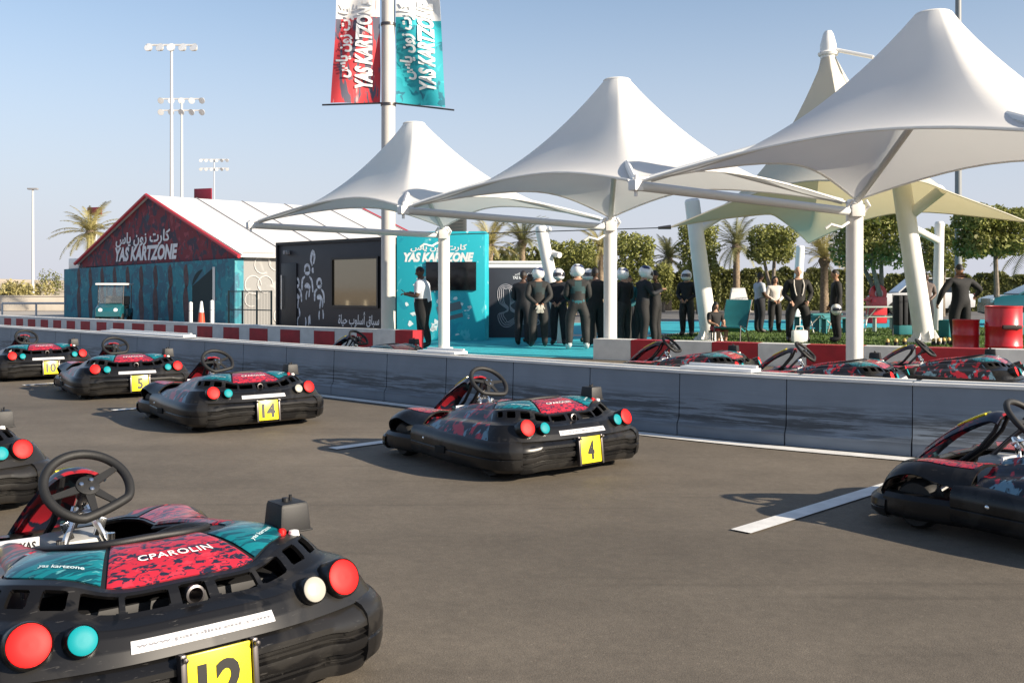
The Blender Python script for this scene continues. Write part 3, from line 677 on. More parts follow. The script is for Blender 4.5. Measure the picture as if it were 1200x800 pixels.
mast(1098, 1101, 385, 262, 31, .16, .14, "far slim white mast seen behind the person in black at right", [(1099, 282, 1072, 268, 30, .11)], False)

# ------------------------------------------------------------------ banner pole
pole = thing("banner_pole", "tall pale round pole carrying two hanging banners", "pole", at(455, 22.7, 0))
mb = MB(); mb.tube([(0, 0, 0), (0, 0, 9.6)], [.165, .15], 24); mb.build("shaft", mat("pale_pole_paint", (.55, .52, .48), .5, var=.05, vscale=2), pole)
mb = MB()
for z in (5.48, 7.3, 9.2): mb.lathe([(.16, -.03), (.175, -.03), (.175, .03), (.16, .03)], 20, (0, 0, z))
for z in (5.48, 7.3): 
    pass
mb.build("clamp_band", DMET, pole)
def banner(sgn, label, mats_, top, bot):
    bt = thing("banner", label, "banner", pole.location + Vector((0, -.0, 0)), 0, "banners on the tall pole")
    zb, zt = 5.53, 9.2; w0, w1 = 1.02, 1.12
    def S(x, z):                             # x from the pole outward 0..1, z 0..1 upward
        X = .18 + x * (w1 + (.92 - w1) * z) ; y = .085 * math.sin(x * 6 + z * 6) * (.4 + .6 * x) + .05 * math.sin(9 * z + 3 * x)
        return Vector((sgn * X, y - .05, zb + (zt - zb) * z - (.12 if sgn > 0 else .02) * x * (1 - z) - .10 * math.sin(math.pi * x) * (1 - z) ** 2 * 0))
    n, m_ = 18, 44; G = np.array([[S(i / n, j / m_) for j in range(m_ + 1)] for i in range(n + 1)])
    if sgn < 0: G = G[::-1]
    mb = MB(); mb.sheet(G, .004, mfun=lambda i, j: 1 if j > m_ * .50 else 0); mb.build("cloth", mats_, bt, 60)
    for nm, txt, xc, hh, zz in (("name_lettering", "YAS KARTZONE", .66 if sgn > 0 else .34, .40, .36), ("arabic_lettering", AR_SIGN, .26 if sgn > 0 else .76, .40, .38)):
        mb = MB(); ww = 2.0 if nm[0] == 'n' else 1.7
        mb.text(txt, lambda a, b: S(min(max(xc - sgn * b / 1.1, 0), 1), zz + a / (zt - zb)) + Vector((0, -.03, 0)), width=ww, height=hh, shear=.2, bold=.05 if nm[0] == 'n' else .04)
        mb.build(nm, WHT, bt, None)
    mb = MB(); mb.tube([S(0, 0) + Vector((-sgn * .05, 0, -.02)), S(1.18, 0) + Vector((0, 0, -.03))], .02, 8); mb.tube([Vector((sgn * .13, -.05, zt)), S(1.1, 1)], .03, 8)
    mb.build("rod", DMET, bt)
B_red = pattern("red_banner_print", (.62, .05, .06), [((.10, .10, .14), 2.4, .53, (2.2, 1, .5), 0, 5), ((.75, .35, .34), 3.5, .66, (2, 1, .5), 3, 4)], .7)
B_white = pattern("white_banner_print", (.74, .72, .70), [((.70, .30, .28), 2.4, .64, (3.5, 1, .3), 0, 5)], .7)
B_teal = pattern("teal_banner_print", (.01, .30, .36), [((.01, .14, .20), 4, .60, (1, 1, 1), 0, 3), ((.02, .40, .46), 2.4, .58, (1, 1, 1), 3, 3)], .7)
B_white2 = mat("white_banner_cloth", (.74, .74, .73), .7, var=.04, vscale=2)
banner(-1, "red banner with white lettering on the left of the tall pole", [B_red, B_white], 0, 0)
banner(1, "teal banner with white lettering on the right of the tall pole", [B_teal, B_white2], 0, 0)

# ------------------------------------------------------------------ floodlight masts and lamp poles
M_lamp = mat("pale_galvanised", (.52, .52, .52), .5)
M_lens = mat("lamp_glass", (.70, .72, .74), .2)
def floodlight(px, ytop, d, rows, cols, span, label, r=.13, big=False):
    base = at(px, d, 0); zt = CH - (ytop - HY) * d / F
    t = thing("floodlight_mast", label, "floodlight", base, 0, "floodlight masts beyond the hall")
    mb = MB(); mb.tube([(0, 0, 0), (0, 0, zt)], [r, r * .6], 10); mb.build("pole", M_lamp, t)
    mb = MB()
    for i in range(rows): mb.box((0, 0, zt - i * 1.1), (span + .3, .14, .12))
    mb.build("crossbar", M_lamp, t)
    for i in range(rows):
        for j in range(cols):
            x = (j / (cols - 1) - .5) * span; s = span / cols * (.40 if not big else .50)
            tilt = R(115 if not big else 70)
            M = Matrix.Rotation(R(r3.uniform(-25, 25)), 4, 'Z') @ Matrix.Rotation(tilt, 4, 'X')
            mb = MB(); mb.lathe([(0, -s * .9), (s * .45, -s * .8), (s * .9, -.05), (s, .05)], 10, (x, -.1, zt - i * 1.1 - s * .6), 0, M); hd = mb.build("lamp_head", M_lamp, t)
            mb = MB(); mb.lathe([(s * .96, .055), (0, .06)], 10, (x, -.1, zt - i * 1.1 - s * .6), 0, M); mb.build("lens", M_lens, hd)
    return t
r3 = random.Random(4)
floodlight(201, 53, 75, 1, 5, 3.4, "tall floodlight mast with one row of five large lamps", .16, True)
floodlight(213, 116, 95, 2, 5, 3.9, "second tall floodlight mast with two rows of lamps, right of the first", .17)
floodlight(251, 187, 125, 2, 6, 3.3, "distant short looking floodlight mast with two rows of small lamps", .12)
def lamp(px, ytop, d, label, r=.06):
    base = at(px, d, 0); zt = CH - (ytop - HY) * d / F; t = thing("street_lamp", label, "street lamp", base)
    mb = MB(); mb.tube([(0, 0, 0), (0, 0, zt)], [r * 1.3, r * .8], 8); mb.build("pole", M_lamp, t)
    mb = MB(); mb.box((0, 0, zt + .04), (.75, .3, .12), None, 0, .03); mb.build("lamp_head", mat("lamp_grey", (.25, .25, .26), .4), t)
lamp(38.5, 222, 75, "slim street lamp at the far left beyond the sand", .09)
def plain_pole(px, d, z, r, label):
    mb = MB(); mb.tube([(0, 0, 0), (0, 0, z)], [r, r * .8], 10); mb.lathe([(r * 2, 0), (r * 2, .04), (r, .04)], 10); o = mb.build("lamp_pole", mat("grey_pole", (.22, .23, .24), .5)); o.location = at(px, d, 0); tag(o, label, "pole")
plain_pole(1123, 42, 15, .15, "slim grey lamp pole rising behind the nearest white cone canopy")
# dark red hoarding signs on poles
for px0, px1, y0, y1, d, lb in ((101, 121, 243, 252, 62, "small dark red sign board above the left palm"), (226, 250, 221, 234, 62, "dark red sign board above the white hall roof")):
    a, b = at(px0, d, CH - (y1 - HY) * d / F), at(px1, d, CH - (y0 - HY) * d / F)
    t = thing("sign_board", lb, "sign", ((a.x + b.x) / 2, d, 0), R(-20))
    mb = MB(); mb.box((0, 0, (a.z + b.z) / 2), (b.x - a.x, .12, b.z - a.z), None, 0, .02); mb.build("board", mat("dark_red_board", (.20, .012, .03), .5), t)
    mb = MB(); mb.tube([(0, .1, 0), (0, .1, a.z + .2)], .07, 8); mb.build("pole", M_lamp, t)
# ------------------------------------------------------------------ rental karts
O_ = np.array([(0, -.945, .268), (.25, -.935, .268), (.45, -.895, .268), (.58, -.835, .268), (.655, -.74, .268), (.672, -.55, .266), (.665, -.3, .262), (.645, -.05, .258), (.60, .20, .255)])
I_ = np.array([(0, -.755, .425), (.20, -.745, .425), (.315, -.68, .456), (.41, -.61, .464), (.455, -.52, .455), (.42, -.40, .442), (.39, -.22, .428), (.345, .0, .405), (.30, .20, .365)])
R_ = np.array([(0, -.50, .495), (.11, -.49, .495), (.20, -.455, .488), (.235, -.40, .478), (.25, -.34, .468), (.262, -.24, .452), (.265, -.12, .432), (.255, .0, .412), (.24, .16, .375)])
def sym(A, s):
    q = cr_at(A, abs(s)).copy(); q[0] *= (1 if s >= 0 else -1) * 1.0
    return q
def body(s, v, off=0.0):
    o, i = sym(O_, s), sym(I_, s); a = float(np.interp(v, BV, BP[:, 0])); b = float(np.interp(v, BV, BP[:, 1]))
    q = o + (i - o) * np.array([a, a, 0]); q[2] = o[2] + (i[2] - o[2]) * b
    return q
BP = np.array([(0, 0), (.10, .22), (.22, .43), (.30, .535), (.42, .575), (.54, .61), (.62, .68), (.74, .85), (.86, .975), (1, 1)])      # stepped section: skirt, shelf, vent face, lip
BV = np.array([0, .15, .30, .40, .46, .52, .58, .72, .90, 1.0])
def body_n(s, v):
    e = .02; a = body(s + e, v) - body(s - e, v); b = body(s, min(v + e, 1)) - body(s, max(v - e, 0)); n = np.cross(a, b); return n / np.linalg.norm(n)
def top(s, v):                                  # from the body rim to the seat rim
    i, r = sym(I_, s), sym(R_, s); q = i + (r - i) * v; q[2] += .018 * math.sin(math.pi * v); return q
def top_n(s, v):
    e = .02; a = top(s + e, v) - top(s - e, v); b = top(s, v + e) - top(s, v - e); n = np.cross(a, b); return n / np.linalg.norm(n)
def near(vals, lo, hi, n):                      # grid lines that contain the given values
    base = list(np.linspace(lo, hi, n)); 
    for x in vals:
        k = min(range(len(base)), key=lambda i: abs(base[i] - x)); base[k] = x
    return sorted(base)
def plate_mesh(num):
    mb = MB(); rot = Matrix.Rotation(R(-6), 3, 'X'); c = Vector((0, -.988, .182))
    mb.box(c, (.192, .012, .182), rot, 0, .004)
    fx = rot @ Vector((1, 0, 0)); fz = rot @ Vector((0, 0, 1)); nrm = rot @ Vector((0, -1, 0))
    if num: mb.plane_text(num, c + nrm * .0085 + fz * -.004, fx, fz, height=.128, width=.062 * len(num) + (.010 if len(num) > 1 else 0), bold=.035, mi=1)
    return mb
def kart_proto():
    k = thing("racing_kart", "kart", "kart")
    # rear bumper: ribbed profile swept along a bowed path
    def sweep(path, prof, jog=None):
        P = catmull(path, 6); rows = []
        for i, p in enumerate(P):
            t = P[min(i + 1, len(P) - 1)] - P[max(i - 1, 0)]; t = t / np.linalg.norm(t); n = np.array((t[1], -t[0])); f = i / (len(P) - 1)
            dz = jog(f) if jog else 0
            rows.append([(p[0] + n[0] * o, p[1] + n[1] * o, z + (dz if .07 < z < .25 else dz * .5)) for o, z in prof])
        return np.array(rows)
    prof = [(-.06, .055), (-.02, .060), (.008, .074), (.020, .094), (.022, .112), (.008, .117), (.008, .122), (.020, .126), (.020, .130), (.008, .134), (.010, .139), (.030, .147), (.036, .165), (.034, .182), (.018, .187), (.018, .192), (.030, .196), (.030, .200), (.018, .205), (.020, .210), (.034, .218), (.032, .236), (.016, .252), (-.004, .264), (-.03, .276), (-.06, .274)]
    path = [(-.545, -.868), (-.50, -.888), (-.36, -.915), (-.2, -.93), (0, -.94), (.2, -.93), (.36, -.915), (.50, -.888), (.545, -.868)]
    jog = lambda f: -.018 * (1 / (1 + math.exp(-(abs(f - .5) - .30) * 70)))
    mb = MB(); mb.grid(sweep(path, prof, jog)); mb.build("rear_bumper", BLK, k, 32)
    for s in (-1, 1):
        prof2 = [(-.08, .055), (0, .062), (.026, .085), (.034, .12), (.034, .15), (.028, .156), (.034, .162), (.036, .20), (.030, .235), (.008, .262), (-.03, .278), (-.07, .276)]
        ps = [(.535, -.878), (.59, -.848), (.64, -.795), (.668, -.72), (.678, -.60), (.672, -.4), (.655, -.15), (.63, .05), (.61, .2), (.60, .30)]
        G = sweep([(x, y) for x, y in ps], prof2)
        zk = np.linspace(0, 1, G.shape[0])[:, None]; G[:, :, 2] += .012 * np.clip(zk - .3, 0, 1) 
        G[:, :, 0] *= s
        if s < 0: G = G[::-1]
        mb = MB(); mb.grid(G)
        ends = (0, -1)
        for e in ends: mb.poly([tuple(x) for x in (G[e] if (e == 0) else G[e][::-1])])
        sb = mb.build("side_bumper", BLK, k, 32)
        for (x, y, z, ax, ay) in ((.568, -.862, .212, .45, -.89), (.568, -.862, .10, .45, -.89), (.64, .10, .2, 1, .1)):
            mb = MB(); n = Vector((ax * s, ay, 0)).normalized(); M = n.to_track_quat('Z', 'Y').to_matrix().to_4x4()
            mb.lathe([(.012, -.01), (.012, .004), (.007, .008), (0, .0085)], 10, Vector((x * s, y, z)) + n * .016, 0, M); mb.build("rivet", CHR, sb)
        mb = MB(); mb.box((.672 * s + .031 * s, -.17, .155), (.014, .10, .05), Matrix.Rotation(R(-6 * s), 3, 'Z'), 0, .004); mb.build("tow_slot", mat("slot_dark", (.002, .002, .002), .8), sb)
        # front wheel, arch and hub
        mb = MB(); M = Matrix.Rotation(R(90), 4, 'Y')
        mb.lathe([(.07, -.065), (.115, -.065), (.13, -.045), (.134, 0), (.13, .045), (.115, .065), (.07, .065)], 24, (.50 * s, .55, .134), 0, M); w = mb.build("front_wheel", RUB, k)
        mb = MB(); mb.lathe([(.072, -.05), (.06, -.03), (.03, -.02), (.03, .03), (.02, .06), (0, .06)], 16, (.50 * s, .55, .134), 0, Matrix.Rotation(R(90 * s), 4, 'Y')); mb.build("rim", DMET, w)
        mb = MB(); mb.lathe([(.07, -.09), (.125, -.09), (.138, -.06), (.14, 0), (.138, .06), (.125, .09), (.07, .09), (.03, .08), (0, .08)], 24, (.50 * s, -.60, .14), 0, M); mb.build("rear_wheel", RUB, k)
    # rear cowl with real vent holes
    vents = [(-.19, .19, .55, .86), (.33, .93, .58, .84), (1.02, 1.70, .58, .84), (1.93, 2.46, .60, .84), (2.74, 3.28, .62, .84), (3.56, 3.95, .64, .84)]
    vents += [(-b, -a, c, d) for a, b, c, d in vents[1:]]
    sv = near([x for q in vents for x in q[:2]], -4.4, 4.4, 260); vv = near([.15, .30, .40, .46, .52, .55, .58, .6, .62, .64, .84, .86, .90], 0, 1, 72)
    P = np.array([[body(s, v) for v in vv] for s in sv])
    mask = np.ones((len(sv) - 1, len(vv) - 1), bool)
    for i in range(len(sv) - 1):
        for j in range(len(vv) - 1):
            s, v = (sv[i] + sv[i + 1]) / 2, (vv[j] + vv[j + 1]) / 2
            for a, b, c, d in vents:
                sk = (v - c) / (d - c) * .10 * (1 if s > 0 else -1) * (0 if abs(a + b) < .01 else 1)
                if a < s < b and c < v < d:
                    ex, ey = max(0, 1 - min(s - a, b - s) / .075), max(0, 1 - min(v - c, d - v) / .055)
                    if ex * ex + ey * ey < 1.0: mask[i, j] = False
    mb = MB(); mb.sheet(P, .014, mask); mb.build("rear_cowl", BLK, k, 35)
    mb = MB(); mb.box((0, -.56, .26), (.70, .26, .2), None, 0, .03); mb.tube([(-.6, -.6, .14), (.6, -.6, .14)], .02, 8); mb.build("engine_block", mat("engine_black", (.008, .008, .009), .6), k)
    mb = MB(); c = body(0, .66); mb.lathe([(.024, -.09), (.024, 0), (.029, .005), (.029, .022), (.022, .024), (.019, .0), (.017, -.06), (0, -.06)], 18, Vector((0.0, -.80, .385)), 0, Vector((0, -1, .12)).to_track_quat('Z', 'Y').to_matrix().to_4x4()); mb.build("exhaust_pipe", DMET, k)
    # web address strip
    ss = np.linspace(-.92, .82, 22); vs = np.linspace(.10, .235, 5)
    P = np.array([[body(s, v) + body_n(s, v) * .003 for v in vs] for s in ss]); mb = MB(); mb.sheet(P, .004)
    mb.text("www.parolinrent.com", lambda a, b: body(-.05 + a * 4.05, .167 + b * 1.9) + body_n(-.05 + a * 4.05, .167 + b * 1.9) * .0048, width=.40, height=.026, bold=.02, mi=1)
    mb.build("address_strip", [STRIP, GREYINK], k, 30)
    # lights
    for s in (-1, 1):
        for nm, x, y, z, r, m_ in (("tail_light", .478, -.868, .360, .0575, REDL), ("reflector", .352, -.902, .352, .040, TEALL)):
            n = Vector((s * (.09 if nm[0] == 't' else .05), -.93, .36)).normalized(); M = n.to_track_quat('Z', 'Y').to_matrix().to_4x4()
            mb = MB(); mb.lathe([(r * 1.12, -.07), (r * 1.10, .0), (r * 1.03, .007), (r * .98, .004)], 28, Vector((s * x, y, z)), 0, M); hs = mb.build("light_housing", BLK, k)
            mb = MB(); mb.lathe([(r * .985, .0), (r * .97, .007), (r * .9, .009), (r * .4, .0105), (0, .011)], 28, Vector((s * x, y, z)), 0, M)
            mb.build(nm, m_, k)
        mb = MB(); mb.box((s * .108, -.985, .178), (.018, .034, .2), Matrix.Rotation(R(-6), 3, 'X'), 0, .005); mb.lathe([(.008, 0), (.008, .01), (0, .012)], 8, (s * .108, -1.0, .268), 0, Matrix.Rotation(R(90), 4, 'X')); mb.build("plate_bracket", DMET, k)
    plate_mesh("12").build("number_plate", [YEL, INK], k, 30)
    # top panels
    def panel(name, s0, s1, v0, v1, mtl, n=26, lift=.006, th=.012):
        ss = np.linspace(s0, s1, n); vs = np.linspace(v0, v1, 9); P = []
        for s in ss:
            row = []
            for v in vs:
                e = min(1, min(abs(s - s0), abs(s - s1)) / .06, min(v - v0, v1 - v) / .06 if v1 < .98 else (v - v0) / .06)
                row.append(top(s, v) + top_n(s, v) * lift * (e ** .5 if e > 0 else 0))
            P.append(row)
        mb = MB(); mb.sheet(np.array(P), th); return mb
    ss = np.linspace(-8, 8, 90); P = np.array([[top(s, v) - np.array((0, 0, .006)) for v in np.linspace(-.02, 1, 8)] for s in ss]); mb = MB(); mb.sheet(P, .01); mb.build("top_deck", SOFT, k)
    mb = panel("p", -1.22, 1.22, .02, .93, 0)
    mb.text("CPAROLIN", lambda a, b: top(a * 4.6 + .05, .42 + b * 4.0) + top_n(a * 4.6 + .05, .42 + b * 4.0) * .0085, width=.30, height=.027, bold=.015, spacing=1.12, mi=1)
    mb.build("red_panel", [PRED, WHT], k, 30)
    for s in (-1, 1):
        a, b = (1.34, 4.5) if s > 0 else (-4.5, -1.34)
        mb = panel("p", a, b, .04, .80, 0)
        mb.text("yas kartzone", lambda x, y: top(s * 2.35 + x * 6.0, .22 + y * 4.2) + top_n(s * 2.35 + x * 6.0, .22 + y * 4.2) * .0085, width=.20, height=.02, bold=.02, mi=1)
        mb.build("teal_panel", [PTEAL, mat("faded_white_print", (.5, .62, .64), .5)], k, 30)
        a, b = (4.62, 7.9) if s > 0 else (-7.9, -4.62)
        panel("p", a, b, .0, .86, 0).build("patterned_side_panel", PRED if s > 0 else PNAVY, k, 30)
        sv2 = np.linspace(4.4, 8, 40) if s > 0 else np.linspace(-8, -4.4, 40)
        P = np.array([[body(q, v) for v in np.linspace(0, 1, 40)] for q in sv2]); mb = MB(); mb.sheet(P, .012)
        mb.build("side_pod", PNAVY, k, 35)
    # airbox
    mb = MB(); mb.box((.458, -.53, .505), (.112, .125, .10), None, 0, .012); ab = mb
    for i, q in enumerate(ab.v):
        f = (q[2] - .455) / .1; ab.v[i] = (.458 + (q[0] - .458) * (1.08 - .14 * f), -.53 + (q[1] + .53) * (1.06 - .14 * f), q[2])
    ab.box((.458, -.53, .551), (.098, .11, .012), None, 0, .004); ab.lathe([(.012, 0), (.012, .014), (0, .015)], 10, (.45, -.53, .556)); ab.lathe([(.006, 0), (.006, .02), (0, .021)], 8, (.475, -.52, .556))
    ab.box((.458, -.53, .462), (.126, .138, .006), None, 0, .002); ab.build("air_box", SOFT, k, 30)
    mb = MB(); mb.lathe([(.014, 0), (.014, .02), (.009, .026), (0, .027)], 12, (.40, -.60, .455)); mb.build("fuel_cap", REDL, k)
    mb = MB(); mb.lathe([(.020, 0), (.016, .018), (0, .021)], 12, (.437, -.615, .455)); mb.build("filler_neck", WHT, k)
    # seat
    loop = [(0, -.50, .505), (.13, -.485, .50), (.215, -.41, .488), (.245, -.28, .462), (.25, -.12, .43), (.235, .02, .385), (.18, .12, .33), (0, .16, .29)]
    full = loop + [(-x, y, z) for x, y, z in loop[-2:0:-1]]
    rim = catmull(full, 6, True); c0 = np.array((0, -.18, 0))
    rows = []
    for f, dz, ab_ in ((1.03, 0, 0), (1.0, .008, 0), (.95, 0, 0), (.88, 0, .35), (.82, 0, .75), (.70, 0, .95), (.35, 0, 1), (.02, 0, 1)):
        rows.append([(c0[0] + (p[0] - c0[0]) * f, c0[1] + (p[1] - c0[1]) * f, (p[2] + dz) * (1 - ab_) + .13 * ab_) for p in rim])
    G = np.array(rows).transpose(1, 0, 2); mb = MB(); mb.grid(G[::-1], closed=True); mb.tube([(p[0], p[1], p[2] - .004) for p in rim], .013, 8, closed=True)
    mb.build("seat", SOFT, k, 50)
    # floor tray, frame, tank, pedals
    mb = MB(); mb.box((0, .25, .055), (.62, 1.15, .02), None, 0, .005); mb.build("floor_tray", mat("tray_black", (.014, .014, .015), .5), k)
    mb = MB()
    for s in (-1, 1): mb.tube([(s * .30, -.6, .09), (s * .30, .2, .08), (s * .24, .8, .09)], .016, 8); mb.tube([(s * .22, .52, .2), (s * .5, .55, .134)], .014, 8)
    mb.tube([(-.24, .8, .09), (.24, .8, .09)], .016, 8); mb.build("frame_tube", CHR, k)
    mb = MB(); mb.box((0, .30, .23), (.24, .22, .27), None, 0, .035); tank = mb.build("fuel_tank", mat("tank_grey_white", (.34, .34, .33), .4), k)
    mb = MB(); mb.box((-.235, .17, .375), (.14, .012, .058), Matrix.Rotation(R(-5), 3, 'Z'), 0, .003)
    rot = Matrix.Rotation(R(-5), 3, 'Z'); mb.plane_text("YAS YAS", Vector((-.235, .17, .375)) + rot @ Vector((0, -.0075, 0)), rot @ Vector((1, 0, 0)), (0, 0, 1), width=.115, height=.032, bold=.03, mi=1); mb.build("name_sticker", [STRIP, INK], k)
    for s in (-1, 1):
        mb = MB(); mb.tube([(s * .11, .62, .06), (s * .11, .66, .22)], .01, 6); mb.box((s * .11, .655, .23), (.07, .02, .06), None, 0, .006); mb.build("pedal", CHR, k)
    # steering
    wc = Vector((0, .153, .566)); nrm = Vector((0, -.68, .73)).normalized(); ax = Vector((1, 0, 0)); ay = nrm.cross(ax)
    st = bpy.data.objects.new("steering_wheel", None)
    mb = MB(); pts = []
    for t in np.linspace(0, 2 * math.pi, 49)[:-1]:
        x, y = .152 * math.cos(t), .152 * math.sin(t)
        y = max(y, -.122 + .012 * (x / .1) ** 2 * .5)
        pts.append((x, y, 0))
    P = catmull(pts, 1, True); mb.tube([tuple(p) for p in P], .0175, 12, closed=True)
    for a in (R(8), R(172), R(-68), R(-112)):
        d = Vector((math.cos(a), math.sin(a), 0)); n = Vector((-d.y, d.x, 0)); L1 = .145 if a > -.2 and abs(math.sin(a)) < .5 else .125
        for s in ((-1, 1) if L1 > .13 else (0,)):
            o = n * s * .006
            mb.hexa([d * .02 + n * .017 + Z(-.006), d * .02 - n * .017 + Z(-.006), d * L1 - n * .011 + Z(-.003), d * L1 + n * .011 + Z(-.003)], [d * .02 + n * .017 + Z(.002 + .001 * s), d * .02 - n * .017 + Z(.002 + .001 * s), d * L1 - n * .011 + Z(.003 + .001 * s), d * L1 + n * .011 + Z(.003 + .001 * s)])
            break
    mb.lathe([(.042, -.012), (.042, .006), (.03, .009), (0, .009)], 20)
    sw = mb.build("steering_wheel", RUB, k); bpy.data.objects.remove(st)
    mb = MB()
    for t in range(3): mb.lathe([(.008, .008), (.008, .015), (0, .017)], 8, (.024 * math.cos(t * 2.09 + .5), .024 * math.sin(t * 2.09 + .5), 0))
    mb.build("hub_bolts", CHR, sw)
    sw.matrix_local = Matrix.Translation(wc) @ Matrix(((ax.x, ay.x, nrm.x), (ax.y, ay.y, nrm.y), (ax.z, ay.z, nrm.z))).to_4x4()
    mb = MB(); e = Vector((0, .62, .12)); mb.tube([wc - nrm * .012, wc.lerp(e, .25), e], .014, 10); mb.lathe([(.03, 0), (.034, .03), (.03, .05)], 14, wc - nrm * .06, 0, nrm.to_track_quat('Z', 'Y').to_matrix().to_4x4()); mb.build("steering_column", DMET, k)
    mb = MB()
    for s in (-1, 1):
        mb.tube([(s * .02, .235, .475), (s * .045, .20, .42), (s * .075, .18, .35)], .014, 8); mb.box((s * .06, .195, .40), (.03, .016, .07), Matrix.Rotation(R(20 * s), 3, 'Y'), 0, .004); mb.lathe([(.016, 0), (.016, .03), (0, .032)], 10, (s * .09, .17, .345))
    mb.box((0, .22, .45), (.10, .02, .035), Matrix.Rotation(R(40), 3, 'X'), 0, .005); mb.build("column_bracket", CHR, k)
    # steering fairing: arched cover rising from the nose to the wheel
    fp = catmull([(.865, .225), (.80, .33), (.70, .42), (.58, .505), (.44, .575), (.335, .612), (.275, .608)], 6)
    N = len(fp); rows = []
    for i, p in enumerate(fp):
        f = i / (N - 1); w = .155 - .075 * math.sin(min(f * 1.25, 1) * math.pi / 2) + .035 * max(0, f - .55) / .45
        rows.append([(w * x, p[0] - .0 + .012 * x * x, p[1] - .05 * abs(x) ** 2.5) for x in np.linspace(-1, 1, 13)])
    P = np.array(rows)
    mb = MB(); mb.sheet(P, .012); ff = mb.build("steering_fairing", PFAIR, k, 40)
    G = P[4:22, 1:12] if N > 22 else P[4:-8, 1:12]
    n0 = 9; n1 = int(N * .60)
    Gn = P[n0:n1, 2:11].copy(); Gn[:, :, 2] += .003; Gn[:, :, 1] += .002; mb = MB(); mb.sheet(Gn, .002); mb.build("red_decal", PRED, ff, 40)
    Gn = P[n1 - 3:N - 9, 3:10].copy(); Gn[:, :, 2] += .008; Gn[:, :, 1] += .004; mb = MB(); mb.sheet(Gn, .008); mb.build("yellow_front_plate", YEL, ff, 40)
    mb = MB()
    for s in (-1, 1): mb.tube([(s * .05, .29, .585), (s * .05, .33, .50), (s * .045, .42, .40), (s * .05, .56, .30), (s * .07, .62, .16)], .013, 8)
    mb.build("fairing_stay", SOFT, k)
    # nose with arches over the front wheels
    NO = np.array([(0, .915, .135), (.22, .90, .135), (.40, .86, .15), (.53, .79, .18), (.595, .70, .262), (.612, .55, .305), (.605, .40, .275), (.595, .22, .25)])
    NI = np.array([(0, .72, .30), (.12, .71, .30), (.20, .66, .315), (.255, .58, .335), (.285, .50, .345), (.30, .42, .35), (.30, .32, .352), (.295, .18, .36)])
    def nose(s, v):
        o, i = sym(NO, s), sym(NI, s); a = v ** 1.35; b = 1 - (1 - v) ** 2.2
        q = o + (i - o) * np.array([a, a, 0]); q[2] = o[2] + (i[2] - o[2]) * b + .03 * math.sin(math.pi * v) * (1 if abs(s) > 3 else .4); return q
    ss = np.linspace(-7, 7, 84); P = np.array([[nose(s, v) for v in np.linspace(0, 1, 14)] for s in ss]); P = P[::-1]
    mb = MB(); mb.sheet(P, .012); ns = mb.build("nose_cone", BLK, k, 40)
    for s in (-1, 1):
        q = np.linspace(1.6, 4.2, 20) if s > 0 else np.linspace(-4.2, -1.6, 20); q = q[::-1]
        P = np.array([[nose(a, v) for v in np.linspace(.45, .97, 8)] for a in q]); du = np.gradient(P, axis=0); dv = np.gradient(P, axis=1); nn = np.cross(du, dv); nn /= np.linalg.norm(nn, axis=2, keepdims=True)
        mb = MB(); mb.sheet(P + nn * .003, .002); mb.build("blue_decal", PNAVY, ns, 40)
        q = np.linspace(4.4, 6.8, 20) if s > 0 else np.linspace(-6.8, -4.4, 20); q = q[::-1]
        P = np.array([[nose(a, v) for v in np.linspace(.42, .97, 8)] for a in q]); du = np.gradient(P, axis=0); dv = np.gradient(P, axis=1); nn = np.cross(du, dv); nn /= np.linalg.norm(nn, axis=2, keepdims=True)
        mb = MB(); mb.sheet(P + nn * .003, .002); mb.build("red_decal", PRED, ns, 40)
    for s in (-1, 1):                      # low guard rail running past the front wheel
        prof3 = [(-.05, .06), (0, .062), (.022, .08), (.028, .12), (.024, .165), (.004, .19), (-.03, .196)]
        G = sweep([(.585, .26), (.60, .36), (.612, .50), (.608, .62), (.592, .72)], prof3); G[:, :, 0] *= s
        if s < 0: G = G[::-1]
        mb = MB(); mb.grid(G); mb.poly([tuple(x) for x in G[0]]); mb.poly([tuple(x) for x in G[-1][::-1]]); mb.build("wheel_guard", BLK, k, 32)
    mb = MB(); prof = [(-.06, .045), (0, .05), (.03, .075), (.036, .10), (.03, .105), (.036, .112), (.03, .145), (.0, .168), (-.05, .172)]
    mb.grid(sweep([(x, y) for x, y in ((.60, .70), (.585, .76), (.53, .82), (.40, .875), (.2, .91), (0, .92), (-.2, .91), (-.40, .875), (-.53, .82), (-.585, .76), (-.60, .70))], prof)); mb.build("front_bumper", BLK, k, 32)
    return k
proto = kart_proto()
def shorten(o):                                  # compact nose: everything ahead of the seat drawn back a little
    for ch in o.children:
        if ch.name.startswith("steering_wheel"): continue
        for v in ch.data.vertices:
            if v.co.y > .3: v.co.y = .3 + (v.co.y - .3) * .90
        shorten(ch)
shorten(proto)
def kart(i, X, Y, yaw, num, label, wheel=0.0, disc=None, group="karts parked on the grid"):
    k = proto if i == 0 else link_copy(proto)
    k.location = (X, Y, 0); k.rotation_euler = (0, 0, R(yaw)); k['label'] = label; k['group'] = group
    for ch in k.children:
        n = ch.name.split('.')[0]
        if n == "number_plate" and num != "12":
            ch.data = plate_mesh(num).mesh("number_plate", [YEL, INK], 30)
        if n == "steering_wheel" and wheel:
            ch.matrix_local = ch.matrix_local @ Matrix.Rotation(R(wheel), 4, 'Z')
        if n == "reflector" and disc is not None and ch.data.vertices[0].co.x > 0:
            ch.data = ch.data.copy(); ch.data.materials[0] = disc
    return k
